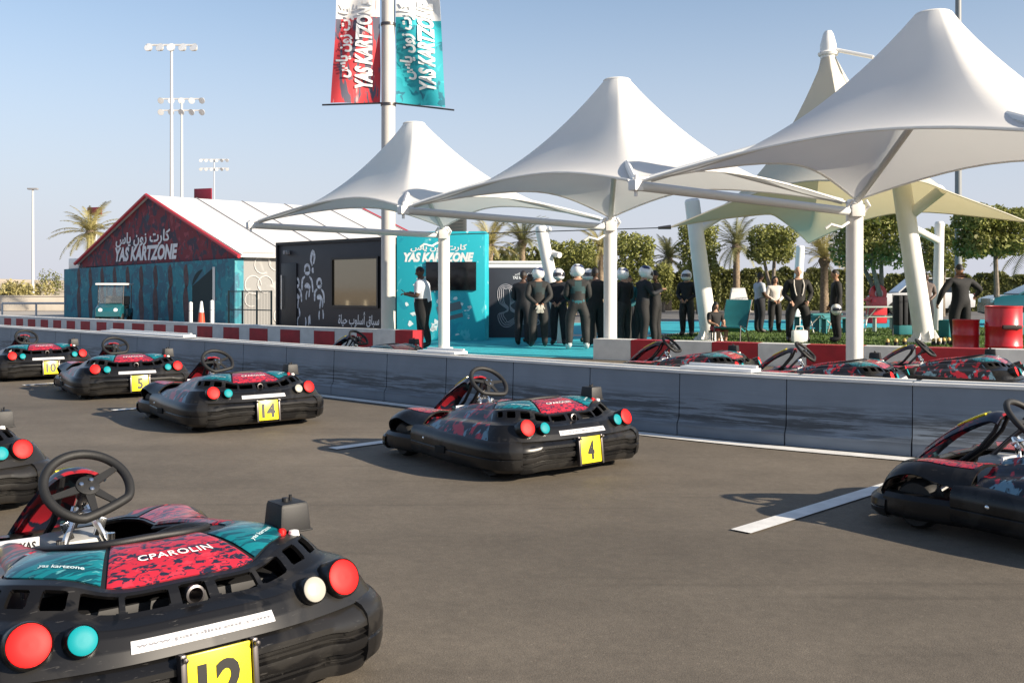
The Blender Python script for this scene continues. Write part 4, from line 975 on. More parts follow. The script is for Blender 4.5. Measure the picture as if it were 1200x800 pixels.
KARTS = [(-1.481, 3.603, 40.8, "12", "nearest kart in the left foreground with yellow number 12 plate", 22, CREAML),
         (-.085, 7.72, 39.8, "4", "kart in the middle with yellow number 4 plate, beside the wall", -8, None),
         (-2.881, 9.98, 39.7, "14", "kart with yellow number 14 plate, third from the left along the wall", 12, CREAML),
         (-4.99, 12.66, 35.5, "5", "kart with yellow number 5 plate between the 10 and 14 karts", 5, None),
         (-7.22, 14.94, 42.0, "10", "kart with yellow number 10 plate, farthest left along the wall", -10, None),
         (-3.814, 6.178, 42.6, "", "kart cut off by the left edge showing one red tail light and air box", 0, None),
         (2.954, 5.38, 41.0, "", "kart cut off by the right edge showing its nose and arched fairing", 0, None)]
PITK = [(2.23, 13.02, 60, "", "kart in the pit lane behind the wall, leftmost of the three by the red barrier", 0),
        (3.55, 11.52, 60, "", "kart in the pit lane behind the wall, middle of the three by the red barrier", 15),
        (5.23, 12.22, 60, "", "kart in the pit lane behind the wall, nearest the red drums", -10),
        (-2.15, 14.75, 58, "", "kart in the pit lane behind the wall, left of the banner pole foot", 0)]
_first = True
placed = []
for (X, Y, yaw, num, lb, w, disc) in KARTS[1:]: placed.append(kart(1, X, Y, yaw, num, lb, w, disc))
for (X, Y, yaw, num, lb, w) in PITK: placed.append(kart(1, X, Y, yaw, num, lb, w, None, "karts waiting in the pit lane"))
X, Y, yaw, num, lb, w, disc = KARTS[0]; kart(0, X, Y, yaw, num, lb, w, disc)
# ------------------------------------------------------------------ vegetation
def leaf_material(name, col, var=.5, trans=.25):
    m = bpy.data.materials.new(name); m.use_nodes = True; nt = m.node_tree; p = nt.nodes["Principled BSDF"]; L = nt.links.new
    tc = nt.nodes.new("ShaderNodeTexCoord"); n = nt.nodes.new("ShaderNodeTexNoise"); n.inputs["Scale"].default_value = 1.6; n.inputs["Detail"].default_value = 6; L(tc.outputs["Object"], n.inputs["Vector"])
    g = nt.nodes.new("ShaderNodeNewGeometry")
    ad = nt.nodes.new("ShaderNodeMath"); ad.operation = 'MULTIPLY_ADD'; L(g.outputs["Random Per Island"], ad.inputs[0]); ad.inputs[1].default_value = .5; L(n.outputs[0], ad.inputs[2])
    r = nt.nodes.new("ShaderNodeMapRange"); r.inputs[1].default_value = .4; r.inputs[2].default_value = 1.1; r.inputs[3].default_value = 1 - var; r.inputs[4].default_value = 1 + var; L(ad.outputs[0], r.inputs[0])
    v = nt.nodes.new("ShaderNodeVectorMath"); v.operation = 'SCALE'; v.inputs[0].default_value = col; L(r.outputs[0], v.inputs["Scale"]); L(v.outputs[0], p.inputs["Base Color"])
    p.inputs["Roughness"].default_value = .6
    t = nt.nodes.new("ShaderNodeBsdfTranslucent"); L(v.outputs[0], t.inputs[0]); mx = nt.nodes.new("ShaderNodeMixShader"); mx.inputs[0].default_value = trans
    L(p.outputs[0], mx.inputs[1]); L(t.outputs[0], mx.inputs[2]); L(mx.outputs[0], nt.nodes["Material Output"].inputs[0]); return m
M_leaf = leaf_material("ficus_leaves", (.21, .22, .055))
M_leaf2 = leaf_material("dark_hedge_leaves", (.16, .17, .045))
M_palm = leaf_material("palm_fronds", (.20, .20, .08), .4)
M_palm2 = leaf_material("dry_palm_fronds", (.34, .30, .12), .35)
M_bark = mat("grey_bark", (.18, .15, .12), .9, var=.3, vscale=8, bump=.6, bscale=20)
M_pbark = mat("palm_bark", (.20, .15, .10), .9, var=.35, vscale=10, bump=.8, bscale=14)
def leaves(mb, n, fn, size, r):
    """n leaf faces at the points given by fn()"""
    V = []; Fc = []
    for _ in range(n):
        p = fn(); s = size * r.uniform(.6, 1.4); a = Vector((r.gauss(0, 1), r.gauss(0, 1), r.gauss(0, 1))).normalized(); b = a.orthogonal().normalized(); b = Matrix.Rotation(r.uniform(0, 6.28), 3, a) @ b; c = a.cross(b)
        o = len(V); V += [p - b * s, p + c * s * .5, p + b * s, p - c * s * .5]; Fc.append((o, o + 1, o + 2, o + 3))
    return mb.add(V, Fc)
def clump_pts(r, cl):                          # shell-biased points of several lumpy clumps
    def f():
        c, rad = cl[r.randrange(len(cl))]
        d = Vector((r.gauss(0, 1), r.gauss(0, 1), r.gauss(0, 1))).normalized(); k = r.random() ** .35
        return Vector((c[0] + d.x * rad[0] * k, c[1] + d.y * rad[1] * k, c[2] + d.z * rad[2] * k))
    return f
def ficus(px, d, x0, x1, y0, y1, label, seed, n=5200, leaf=.085, square=True, group="clipped trees along the hedge", mtl=None, stems=3):
    r = random.Random(seed); base = at(px, d, 0); S = d / F; wd = (x1 - x0) * S; zb, zt = CH - (y1 - HY) * S, CH - (y0 - HY) * S; cx = ((x0 + x1) / 2 - px) * S
    t = thing("ficus_tree", label, "tree", base, 0, group)
    cl = []
    nx = max(3, int(wd / .75)); nz = max(2, int((zt - zb) / .75))
    for i in range(nx):
        for j in range(nz):
            for kk in range(2):
                fx = (i + .5) / nx - .5; fz = (j + .5) / nz
                if not square and (2 * fx) ** 2 + (2 * fz - 1) ** 2 > 1.15: continue
                rr = .5 * r.uniform(.8, 1.15); cl.append(((cx + fx * (wd - .35) + r.uniform(-.08, .08), (kk - .5) * wd * .45 + r.uniform(-.1, .1), zb + fz * (zt - zb) + r.uniform(-.08, .08)), (wd / nx * .62 * r.uniform(.85, 1.2), .62, (zt - zb) / nz * .62 * r.uniform(.85, 1.2))))
    mb = MB(); leaves(mb, n, clump_pts(r, cl), leaf, r); mb.build("crown", mtl or M_leaf, t, None)
    mb = MB()
    for s in range(stems):
        a = 2 * math.pi * s / stems + r.random(); q = Vector((math.cos(a), math.sin(a), 0)); w = wd * .22
        mb.tube([q * .09, q * .12 + Z(zb * .5), Vector((cx * .6, 0, 0)) + q * w * .7 + Z(zb * .95), Vector((cx, 0, 0)) + q * w + Z(zb + (zt - zb) * .5)], [.14, .10, .08, .03], 8)
    mb.build("trunk", M_bark, t); return t
ficus(820, 52, 795, 842, 262, 322, "square clipped tree behind the leaning mast and the seated child", 1)
ficus(905, 50, 878, 931, 267, 306, "clipped tree with rounded crown behind the woman and the bald man", 2)
ficus(1031, 38, 978, 1062, 240, 309, "clipped tree with thick grey stems behind the nearest straight post", 3, 8200)
ficus(1167, 36, 1124, 1199, 246, 299, "square clipped tree on a single trunk at the right edge", 4, 8200, stems=1)
ficus(1103, 47, 1075, 1125, 268, 318, "small clipped tree behind the far slim mast at right", 5, 4600)
ficus(672, 50, 636, 700, 284, 345, "round bushy tree behind the helmeted group left of the middle post", 6, 6200, square=False)
ficus(742, 47, 720, 768, 276, 350, "yellowish bushy tree just right of the middle post", 7, 6200, square=False)
ficus(776, 56, 764, 790, 312, 352, "small dark bush between the middle post and the leaning mast", 8, 2600, square=False)
def hedge(px0, px1, d0, d1, y0, label, seed, n, leaf=.11, mtl=None):
    r = random.Random(seed); a, b = at(px0, d0), at(px1, d1); dm = (d0 + d1) / 2; h = CH - (y0 - HY) * dm / F
    t = thing("hedge", label, "hedge", a, 0, "hedges beyond the road"); L_ = b - a
    def f():
        k = r.random(); e = r.random()
        y = r.uniform(-.5, .5); z = r.uniform(0, h) if e < .6 else h - abs(r.gauss(0, .12))
        if e < .6 and r.random() < .6: y = -.5 + abs(r.gauss(0, .1))
        return L_ * k + Vector((0, y, z + .12 * math.sin(k * 40) + .1 * math.sin(k * 97)))
    mb = MB(); leaves(mb, n, f, leaf, r)
    core = [[tuple(L_ * (i / 60) + Vector((0, y + .08 * math.sin(i * 1.7 + y * 9), z * (1 + .05 * math.sin(i * 2.3))))) for (y, z) in ((-.40, 0), (-.40, h * .55), (-.34, h * .84), (0, h * .92), (.34, h * .84), (.4, 0))] for i in range(61)]
    mb.grid(np.array(core)); mb.build("foliage", mtl or M_leaf2, t, None)
    mb = MB()
    for i in range(int(L_.length / 2)): p = L_ * ((i + .5) / int(L_.length / 2)); mb.tube([p, p + Z(h * .7)], [.07, .04], 6)
    mb.build("stem", M_bark, t)
hedge(765, 1000, 62, 60, 317, "long clipped hedge beyond the road behind the lawn group", 11, 15000)
hedge(1000, 1330, 60, 56, 322, "long clipped hedge behind the parked cars at right", 12, 13000)
hedge(545, 700, 74, 72, 292, "tall hedge top showing above the white cabin", 13, 6000)
def bush(px, d, w, h, label, seed, mtl=None, n=900):
    r = random.Random(seed); t = thing("desert_bush", label, "bush", at(px, d), 0, "bushes on the sand far left")
    cl = [((r.uniform(-w / 2, w / 2), r.uniform(-.5, .5), h * r.uniform(.3, .7)), (w * .25, .6, h * .4)) for _ in range(6)]
    mb = MB(); leaves(mb, n, clump_pts(r, cl), .13, r); mb.build("foliage", mtl or M_palm2, t, None)
    mb = MB(); [mb.tube([(0, 0, 0), c[0]], [.05, .02], 5) for c in cl[:3]]; mb.build("stem", M_bark, t)
bush(21, 70, 2.4, 1.8, "olive bush on the sand right of the left frame edge", 21)
bush(8, 72, 1.6, 1.9, "olive bush on the sand at the left frame edge", 22)
bush(43, 82, 1.8, 2.0, "small grey bush beside the slim street lamp", 23)
bush(59, 130, 2.6, 3.6, "dark bush on top of the far sand bank beside the hall", 24, M_leaf2)
def palm_mesh(seed, nf, ln, mtl_dry):
    r = random.Random(seed); V = []; Fc = []
    for k in range(nf):
        az = k * 2.399 + r.uniform(-.2, .2); el = R(r.uniform(-25, 78) if k > 4 else 80); L_ = ln * r.uniform(.8, 1.1); d = Vector((math.cos(az), math.sin(az), 0)); side = Vector((-d.y, d.x, 0))
        pts = []; p = Vector((0, 0, 0)); e = el
        for i in range(13):
            pts.append(p.copy()); p = p + (d * math.cos(e) + Z(math.sin(e))) * L_ / 12; e -= R(r.uniform(3.5, 7.5)) * (.6 + .8 * i / 12)
        for i in range(1, 13):
            t = (pts[i] - pts[i - 1]).normalized(); nn = side.cross(t)
            for q in range(2):
                b = pts[i - 1].lerp(pts[i], q / 2); lw = L_ * .17 * math.sin(math.pi * (.12 + .86 * (i + q / 2) / 13)) + .05
                for s in (-1, 1):
                    tip = b + (side * s * .85 + t * .55 + nn * .25 * r.uniform(.4, 1.6)) * lw; o = len(V)
                    V += [b - t * .03, b + t * .035, tip]; Fc.append((o, o + 1, o + 2))
        for i in range(12):
            o = len(V); V += [pts[i] - side * .025, pts[i] + side * .025, pts[i + 1] + side * .018, pts[i + 1] - side * .018]; Fc.append((o, o + 1, o + 2, o + 3))
    return V, Fc
PALMS = {}
def palm(px, d, ycrown, ln, label, seed, mtl, nf=34, rt=.2, group="date palms"):
    base = at(px, d); zc = CH - (ycrown - HY) * d / F; t = thing("date_palm", label, "palm", base, seed * 1.3, group)
    V, Fc = palm_mesh(seed, nf, ln, None); mb = MB(); mb.add([v + Z(zc) for v in V], Fc); mb.build("crown", mtl, t, None)
    mb = MB(); n = 26; pr = []
    for i in range(n): z = zc * i / (n - 1); pr.append((rt * (1.15 - .3 * i / n) * (1.07 if i % 2 else .95), z))
    mb.lathe(pr, 10); mb.lathe([(rt * .9, zc - .5), (rt * 1.6, zc - .1), (rt, zc + .1), (0, zc + .15)], 10); mb.build("trunk", M_pbark, t)
palm(106, 56, 272, 2.25, "yellow green date palm left of the gabled hall", 31, M_palm2, 36)
palm(612, 62, 283, 2.3, "date palm behind the leaning mast with the cut top", 32, M_palm)
palm(574, 58, 288, 2.2, "dry yellow palm just behind the turquoise kiosk", 33, M_palm2)
palm(704, 66, 292, 2.2, "dry palm crown left of the middle straight post", 34, M_palm2)
palm(783, 60, 303, 1.7, "small palm between the yellowish tree and the square clipped tree", 35, M_palm)
palm(863, 58, 288, 2.3, "date palm between the two clipped trees left of the lawn group", 36, M_palm)
palm(966, 52, 303, 2.6, "broad sunlit palm behind the bald man and the man with the helmet", 37, M_palm2)
palm(1210, 50, 290, 2.4, "date palm at the right edge behind the square clipped tree", 38, M_palm)

# ------------------------------------------------------------------ far ground
mb = MB(); N = 60; G = []
for i in range(N + 1):
    x = -190 + i * 150 / N; G.append([(x, 150 + 10 * math.sin(i), -.5), (x, 156, 1.2 + .3 * math.sin(i * .7)), (x, 166, 2.6 + .5 * math.sin(i * .53) + .3 * math.sin(i * 1.9)), (x, 190, 2.9), (x, 240, -.6)])
mb.grid(np.array(G)); structure("sand_bank", mb, mat("sand_bank_earth", (.44, .37, .28), .95, var=.15, vscale=.15, bump=.4, bscale=2))
mb = MB()
for k in range(34): mb.box((-90 + k * 2.2, 93 + .1 * k, .55), (.09, .09, 1.1))
for z in (.45, 1.02): mb.tube([(-91, 93, z), (-16, 96.4, z)], .05, 6)
tag(mb.build("perimeter_fence", mat("fence_tan", (.30, .26, .2), .8)), "low tan post and rail fence across the sand far left", "fence")
mb = MB(); mb.box((-30.5, 60, .42), (19, .35, .85), None, 0, .03); mb.box((-30.5, 60, .88), (19.1, .45, .07), None, 0, .01); tag(mb.build("boundary_wall", mat("pale_wall", (.50, .45, .38), .8, var=.1, vscale=1)), "low pale boundary wall left of the teal hall", "wall")
mb = MB(); mb.tube([(-24, 47, .62), (-20.9, 47, .62)], .05, 6); 
for x in (-24, -22.4, -20.9): mb.tube([(x, 47, -.02), (x, 47, .62)], .05, 6)
mb.build("hand_rail", M_lamp); tag(bpy.data.objects["hand_rail"], "short grey hand rail beside the left end of the teal hall", "rail")

# ------------------------------------------------------------------ things around the hall
def traffic_cone(px, d, h, label, slim, cols):
    t = thing("traffic_cone", label, "cone", at(px, d), 0, "cones and marker posts before the hall")
    mb = MB(); mb.box((0, 0, .02), (.3, .3, .04), None, 0, .01); mb.build("base", mat("cone_black", (.02, .02, .02), .7), t)
    r0 = .05 if slim else .14; pr = [(r0, .04), (r0 * .75, h * .33), (r0 * .72, h * .34), (r0 * .5, h * .68), (r0 * .48, h * .69), (r0 * .22, h), (0, h + .01)] if not slim else [(r0, .04), (r0, h * .4), (r0, h * .41), (r0, h * .75), (r0, h * .76), (r0, h), (0, h + .03)]
    for nm, a, m_ in (("lower_sleeve", pr[:2], cols[0]), ("middle_sleeve", pr[2:4], cols[1]), ("upper_sleeve", pr[4:], cols[2])):
        mb = MB(); mb.lathe(a, 16); mb.build(nm, m_, t)
M_or = mat("cone_orange", (.62, .07, .03), .5); M_cw = mat("cone_white", (.70, .70, .68), .5)
traffic_cone(223.5, 27.6, .92, "slim white topped marker post, leftmost of three before the doorway", True, (M_or, M_cw, M_cw))
traffic_cone(236, 27.0, .96, "orange and white traffic cone between two marker posts", False, (M_or, M_or, M_cw))
traffic_cone(248.5, 26.4, .98, "slim white marker post, rightmost of three before the doorway", True, (M_cw, M_cw, M_cw))
# wire fence panels at the hall side
mb = MB()
p0, p1 = at(268, 31.5), at(318, 30.2); L_ = p1 - p0
for k in range(4): q = p0 + L_ * (k / 3); mb.tube([q, q + Z(1.25)], .03, 6)
for z in (.1, .65, 1.22): mb.tube([p0 + Z(z), p1 + Z(z)], .018, 5)
for k in range(30): q = p0 + L_ * (k / 29); mb.tube([q + Z(.1), q + Z(1.22)], .005, 4)
tag(mb.build("wire_fence", mat("fence_green_grey", (.05, .09, .08), .5)), "thin wire fence panel between the hall and the black kiosk", "fence")
# golf cart
def golf_cart():
    t = thing("golf_cart", "white roofed golf cart parked in front of the teal hall", "golf cart", at(134, 38.5), R(188))
    s = .86; GC = mat("cart_teal", (.01, .09, .11), .3, coat=.5)
    mb = MB(); P = []
    for y, z0, z1, w in ((1.15, .3, .52, .5), (1.05, .26, .70, .54), (.75, .25, .80, .56), (.62, .25, .86, .56)): P.append([(x * w * s, y * s, z * s) for x, z in ((-1, z0), (-1, z1 - .06), (-.85, z1), (.85, z1), (1, z1 - .06), (1, z0))])
    P = np.array(P); mb.grid(P); mb.poly([tuple(p) for p in P[0]]); mb.poly([tuple(p) for p in P[-1][::-1]])
    mb.box((0, -.6 * s, .45 * s), (1.12 * s, 1.1 * s, .36 * s), None, 0, .05); mb.box((0, .25 * s, .27 * s), (1.1 * s, .8 * s, .08 * s), None, 0, .02); mb.build("body", GC, t)
    mb = MB(); mb.box((0, -.35 * s, .70 * s), (1.05 * s, .5 * s, .14 * s), None, 0, .04); mb.box((0, -.62 * s, .98 * s), (1.05 * s, .12 * s, .42 * s), Matrix.Rotation(R(10), 3, 'X'), 0, .04); mb.build("seat", mat("cart_seat", (.06, .055, .05), .6), t)
    mb = MB(); mb.box((0, -.1 * s, 1.72 * s), (1.25 * s, 1.75 * s, .09 * s), None, 0, .035); mb.build("roof", WHT, t)
    for sx in (-1, 1):
        for y, l in ((.62, .05), (-.85, 0)):
            mb = MB(); mb.tube([(sx * .52 * s, (y + l) * s, .6 * s), (sx * .54 * s, y * .98 * s - .04, 1.7 * s)], .02, 8); mb.build("roof_post", DMET, t)
        for y in (.8, -.75):
            mb = MB(); mb.lathe([(.1 * s, -.09 * s), (.2 * s, -.09 * s), (.23 * s, -.05 * s), (.23 * s, .05 * s), (.2 * s, .09 * s), (.1 * s, .09 * s), (0, .06 * s)], 18, (sx * .48 * s, y * s, .23 * s), 0, Matrix.Rotation(R(90), 4, 'Y')); mb.build("wheel", RUB, t)
        mb = MB(); mb.lathe([(.09 * s, 0), (.085 * s, .03), (0, .045)], 14, (sx * .32 * s, 1.1 * s, .58 * s), 0, Matrix.Rotation(R(-80), 4, 'X')); mb.build("headlight", M_lens, t)
    mb = MB(); mb.box((0, .66 * s, 1.25 * s), (1.02 * s, .012, .75 * s), Matrix.Rotation(R(8), 3, 'X')); mb.build("windscreen", mat("clear_glass", (.8, .85, .85), .05, transm=.95), t)
    mb = MB(); mb.tube([(.24 * s + .17 * s * math.cos(a), .32 * s + .06 * s * math.sin(a), .98 * s + .16 * s * math.sin(a)) for a in np.linspace(0, 6.28, 17)[:-1]], .015, 6, closed=True); mb.build("steering_wheel", RUB, t)
golf_cart()

# ------------------------------------------------------------------ things on and beyond the lawn
M_drum = mat("red_drum_paint", (.52, .012, .02), .35, var=.12, vscale=8, coat=.3)
def drum(px, d, r, h, label, slot=False):
    t = thing("steel_drum", label, "drum", at(px, d), 0, "red drums behind the barrier")
    pr = [(r * .97, 0), (r, .02)]
    for k in (1, 2):
        z = h * k / 3; pr += [(r, z - .025), (r * 1.035, z - .01), (r * 1.035, z + .01), (r, z + .025)]
    pr += [(r, h - .02), (r * 1.03, h - .01), (r * 1.03, h + .01), (r * .97, h + .01), (r * .95, h - .02), (0, h - .02)]
    mb = MB(); mb.lathe(pr, 32); mb.build("shell", M_drum, t)
    mb = MB(); mb.lathe([(.04, h - .02), (.04, h + .005), (0, h + .006)], 12, (r * .6, 0, 0)); mb.build("bung", DMET, t)
    if slot: mb = MB(); mb.box((0, -r * 1.0, h * .66), (r * 1.1, .05, .07), None, 0, .015); mb.build("slot", mat("slot_black", (.02, .004, .005), .6), t)
drum(1132, 17.3, .215, .76, "smaller red steel drum beside the larger one, behind the barrier")
drum(1176, 17.0, .29, 1.0, "larger red steel drum with a dark slot at the right edge", True)
M_tc = mat("teal_upholstery", (.01, .15, .17), .7, var=.1, vscale=6)
def pouf(px, d, s, h, label, rz):
    t = thing("pouf", label, "pouf", at(px, d), rz, "teal seats on the lawn"); mb = MB(); mb.box((0, 0, h / 2 + .02), (s, s, h), None, 0, .05); mb.build("cushion", M_tc, t)
    mb = MB(); mb.box((0, 0, .02), (s * .86, s * .86, .04)); mb.build("plinth", mat("plinth_black", (.02, .02, .02), .6), t); mb = MB(); mb.tube([(s / 2, -s / 2, h), (s / 2, s / 2, h)], .006, 4); 
pouf(1113, 26.5, .42, .46, "teal cube seat behind the smaller red drum", .3)
pouf(1058, 28.0, .45, .46, "teal cube seat beside the stout leaning mast", .1)
pouf(1185, 28, .8, .62, "wide teal seat behind the larger red drum", .2)
pouf(962, 34, .5, .45, "teal cube seat behind the man with the helmet", .5)
# teal sling chair beside the child
t = thing("lounge_chair", "teal sling chair with a high back beside the seated child", "chair", at(858, 23.6), R(150))
mb = MB(); P = [[(x, -.1 - .42 * q ** 1.4 + .05 * x * x * 4, .42 - .18 * math.sin(q * 3) * (1 - q) + .62 * q ** 1.6) for x in np.linspace(-.3, .3, 7)] for q in np.linspace(-.0, 1, 12)]; P = [[(x, .38 - .45 * q, .42 - .12 * q) for x in np.linspace(-.3, .3, 7)] for q in np.linspace(0, .9, 6)] + P[1:]
mb.sheet(np.array(P), .03); mb.build("sling", M_tc, t, 60)
for s in (-1, 1): mb = MB(); mb.tube([(s * .31, .40, .0), (s * .31, .36, .44), (s * .31, -.1, .34), (s * .31, -.55, 1.04)], .016, 6); mb.tube([(s * .31, -.38, 0), (s * .31, -.1, .34)], .016, 6); mb.build("frame", DMET, t)
def table(px, d, w, l, h, label, top_m, rz, cat="table"):
    t = thing("folding_table", label, cat, at(px, d), rz, "tables on the lawn"); mb = MB(); mb.box((0, 0, h), (w, l, .04), None, 0, .01); mb.build("table_top", top_m, t)
    for sx in (-1, 1):
        mb = MB(); mb.tube([(sx * w * .42, -l * .4, 0), (sx * w * .2, l * .4, h - .02)], .018, 6); mb.tube([(sx * w * .42, l * .4, 0), (sx * w * .2, -l * .4, h - .02)], .018, 6); mb.build("leg_frame", WPAINT, t)
        mb = MB(); mb.box((0, sx * (l / 2 + .3), .45), (w, .26, .03), None, 0, .008); mb.box((-w * .35, sx * (l / 2 + .3), .22), (.04, .2, .44)); mb.box((w * .35, sx * (l / 2 + .3), .22), (.04, .2, .44)); mb.build("bench", top_m, t)
M_slat = mat("pale_green_tabletop", (.35, .42, .38), .6)
table(1035, 31, 1.7, .7, .74, "pale picnic table beside the red stand", M_slat, .1)
table(962, 29.5, 1.1, .6, .55, "low teal table with white crossed legs near the man with the helmet", M_tc, .4)
# red stand with a round white mark
t = thing("display_stand", "red stand with a round pale mark behind the picnic table", "stand", at(1027, 38), R(8))
mb = MB(); mb.box((0, 0, .5), (.62, .5, 1.0), None, 0, .03); mb.lathe([(.33, -.07), (.34, -.05), (.34, .05), (.33, .07), (0, .07)], 28, (.06, 0, 1.12), 0, Matrix.Rotation(R(90), 4, 'X')); mb.box((-.42, 0, .88), (.5, .4, .08), None, 0, .02); mb.build("body", M_drum, t)
mb = MB(); mb.tube([(.06 + .14 * math.cos(a), -.08, 1.12 + .14 * math.sin(a)) for a in np.linspace(0, 6.28, 21)[:-1]], .03, 6, closed=True); mb.build("round_mark", mat("pink_white", (.62, .35, .36), .5), t)
t = thing("white_pylon", "white tapering sign block beyond the turquoise path", "sign", at(866, 56)); mb = MB(); mb.hexa([Vector(p) for p in ((-.65, -.2, 0), (.65, -.2, 0), (.65, .2, 0), (-.65, .2, 0))], [Vector(p) for p in ((-.4, -.15, 1.35), (.3, -.15, 1.35), (.3, .15, 1.35), (-.4, .15, 1.35))]); mb.build("block", WHT, t, 30)
mb = MB(); mb.box((0, 0, .03), (1.5, .6, .06)); mb.build("foot", M_pave, t)
mb = MB(); mb.box((0, 0, .16), (.36, .24, .3), None, 0, .05); mb.tube([(-.1, 0, .3), (-.08, 0, .40), (.08, 0, .40), (.1, 0, .3)], .012, 6); o = mb.build("white_bag", WHT); o.location = at(937, 24.0); tag(o, "small white bag on the grass at the bald man's feet", "bag")
# row of small amber and black markers by the mast foot
r = random.Random(12)
for k, px in enumerate((1040, 1050, 1060, 1094, 1100, 1106, 1112)):
    t = thing("amber_lamp", "small amber topped black ground lamp in the row by the stout mast foot", "ground lamp", at(px, 22.6 + .1 * k), 0, "ground lamps by the mast")
    mb = MB(); mb.lathe([(.05, 0), (.05, .09), (.04, .1)], 10); mb.build("base", SOFT, t); mb = MB(); mb.lathe([(.045, .1), (.045, .14), (.02, .17), (0, .175)], 10); mb.build("lens", mat("amber", (.45, .30, .08), .4), t)
# parked cars
def car(px, d, rz, label, col, L_=4.7, H_=1.8, suv=True):
    t = thing("parked_car", label, "car", at(px, d), rz, "cars parked beyond the lawn"); m_ = mat("car_paint_" + ("pale" if suv else "teal"), col, .25, coat=.8)
    W = .92; P = []
    prof = ([(-2.35, .45, .80), (-2.30, .40, 1.05), (-1.5, .35, 1.12), (-1.0, .35, 1.14), (.4, .35, 1.12), (1.2, .35, 1.10), (2.0, .35, 1.06), (2.33, .42, .95), (2.36, .45, .70)])
    for x, z0, z1 in prof: P.append([(x * L_ / 4.7, y * W, z) for y, z in ((-.96, z0), (-1, z0 + .25), (-.97, z1 - .12), (-.86, z1), (.86, z1), (.97, z1 - .12), (1, z0 + .25), (.96, z0))])
    P = np.array(P); mb = MB(); mb.grid(P); mb.poly([tuple(p) for p in P[0]]); mb.poly([tuple(p) for p in P[-1][::-1]])
    k = L_ / 4.7; rf = [(-2.1, 1.1), (-1.8, H_ - .02), (-.2, H_), (.5, H_ - .05), (1.25, 1.1)] if suv else [(-1.9, 1.08), (-1.1, H_ - .05), (0, H_), (.5, H_ - .06), (1.4, 1.08)]
    G = np.array([[(x * k, y * W * (.86 if z < 1.2 else .74), z) for y in (-1, -.9, 0, .9, 1)] for x, z in rf]); mb.sheet(G[::-1], .06); mb.build("body", m_, t)
    mb = MB()
    for s in (-1, 1):
        pts = [(x * k * .97, s * W * (.88 if z < 1.2 else .765), z - .07 if z > 1.2 else z + .02) for x, z in rf]; pts = pts if s < 0 else pts[::-1]; mb.poly(pts)
    for a, b in ((0, 1), (3, 4)): mb.poly([(rf[a][0] * k, -.8 * W, rf[a][1] + .03 if a == 0 else rf[a][1] - .06), (rf[b][0] * k, -.75 * W, rf[b][1] - .06 if a == 0 else rf[b][1] + .03), (rf[b][0] * k, .75 * W, rf[b][1] - .06 if a == 0 else rf[b][1] + .03), (rf[a][0] * k, .8 * W, rf[a][1] + .03 if a == 0 else rf[a][1] - .06)])
    mb.build("windows", mat("car_glass", (.015, .02, .025), .08), t, None)
    mb = MB()
    for s in (-1, 1):
        for x in (-.65, .35): mb.box((x * k, s * W * .83, (1.12 + H_) / 2), (.07, .03, H_ - 1.16), Matrix.Rotation(R(8 * s), 3, 'X'))
    mb.build("pillar", m_, t)
    for s in (-1, 1):
        for x in (-1.45, 1.45):
            mb = MB(); mb.lathe([(.2, -.1), (.33, -.1), (.36, -.06), (.36, .06), (.33, .1), (.2, .1), (0, .08)], 22, (x * k, s * W * .9, .36), 0, Matrix.Rotation(R(90), 4, 'X')); wl = mb.build("wheel", RUB, t)
            mb = MB(); mb.lathe([(.2, .0), (.19, .03), (.06, .05), (0, .05)], 14, (x * k, s * W * 1.0, .36), 0, Matrix.Rotation(R(90 * s), 4, 'X')); mb.build("rim", M_lamp, wl)
        mb = MB(); mb.box((2.33 * k, s * .68, .88), (.06, .3, .14), None, 0, .03); mb.build("headlight", M_lens, t)
        mb = MB(); mb.box((-2.33 * k, s * .76, .95), (.05, .18, .24), None, 0, .03); mb.build("rear_light", mat("rear_light_red", (.35, .01, .012), .3), t)
car(1078, 50, R(176), "white off road car half hidden behind the stout leaning mast", (.62, .63, .64))
car(1232, 36, R(172), "teal car at the right edge behind the larger red drum", (.008, .09, .11), 4.5, 1.55, False)
# ------------------------------------------------------------------ people
SKIN = mat("skin_tan", (.36, .20, .13), .55, var=.08, vscale=12); SKIND = mat("skin_dark", (.085, .045, .03), .5, var=.08, vscale=12); SKINL = mat("skin_fair", (.50, .30, .22), .55, var=.08, vscale=12)
HAIRM = mat("black_hair", (.010, .008, .008), .55, bump=.5, bscale=150); HAIRB = mat("brown_hair", (.03, .018, .012), .55, bump=.5, bscale=150)
C_SUIT = mat("charcoal_suit", (.013, .013, .013), .75, var=.25, vscale=10, bump=.4, bscale=25)
C_BLACK = mat("black_cloth", (.007, .007, .008), .8, var=.2, vscale=10, bump=.4, bscale=22)
C_NAVY = mat("navy_cloth", (.007, .009, .014), .8, var=.2, vscale=10, bump=.4, bscale=22)
C_WHITE = mat("white_shirt_cloth", (.60, .63, .68), .8, var=.06, vscale=9, bump=.4, bscale=18)
C_GREY = mat("pale_grey_blue_shirt", (.40, .43, .49), .8, var=.08, vscale=9, bump=.4, bscale=18)
C_CREAM = mat("cream_blouse", (.55, .51, .48), .8, var=.08, vscale=9, bump=.4, bscale=18)
C_TEAL = mat("teal_cloth", (.008, .09, .11), .75, var=.15, vscale=9)
C_BROWN = mat("grey_brown_shirt", (.13, .10, .09), .8, var=.1, vscale=9)
C_RED = mat("red_shorts_cloth", (.40, .02, .03), .75, var=.1, vscale=9)
C_SHOE = mat("dark_shoe", (.015, .014, .014), .5); C_SHOEW = mat("white_shoe", (.55, .55, .54), .5)
HELM = mat("white_helmet_shell", (.74, .74, .73), .18, coat=.6); VISOR = mat("dark_visor", (.02, .02, .03), .08, coat=.5); HGRAPH = mat("navy_helmet_print", (.03, .04, .09), .25)

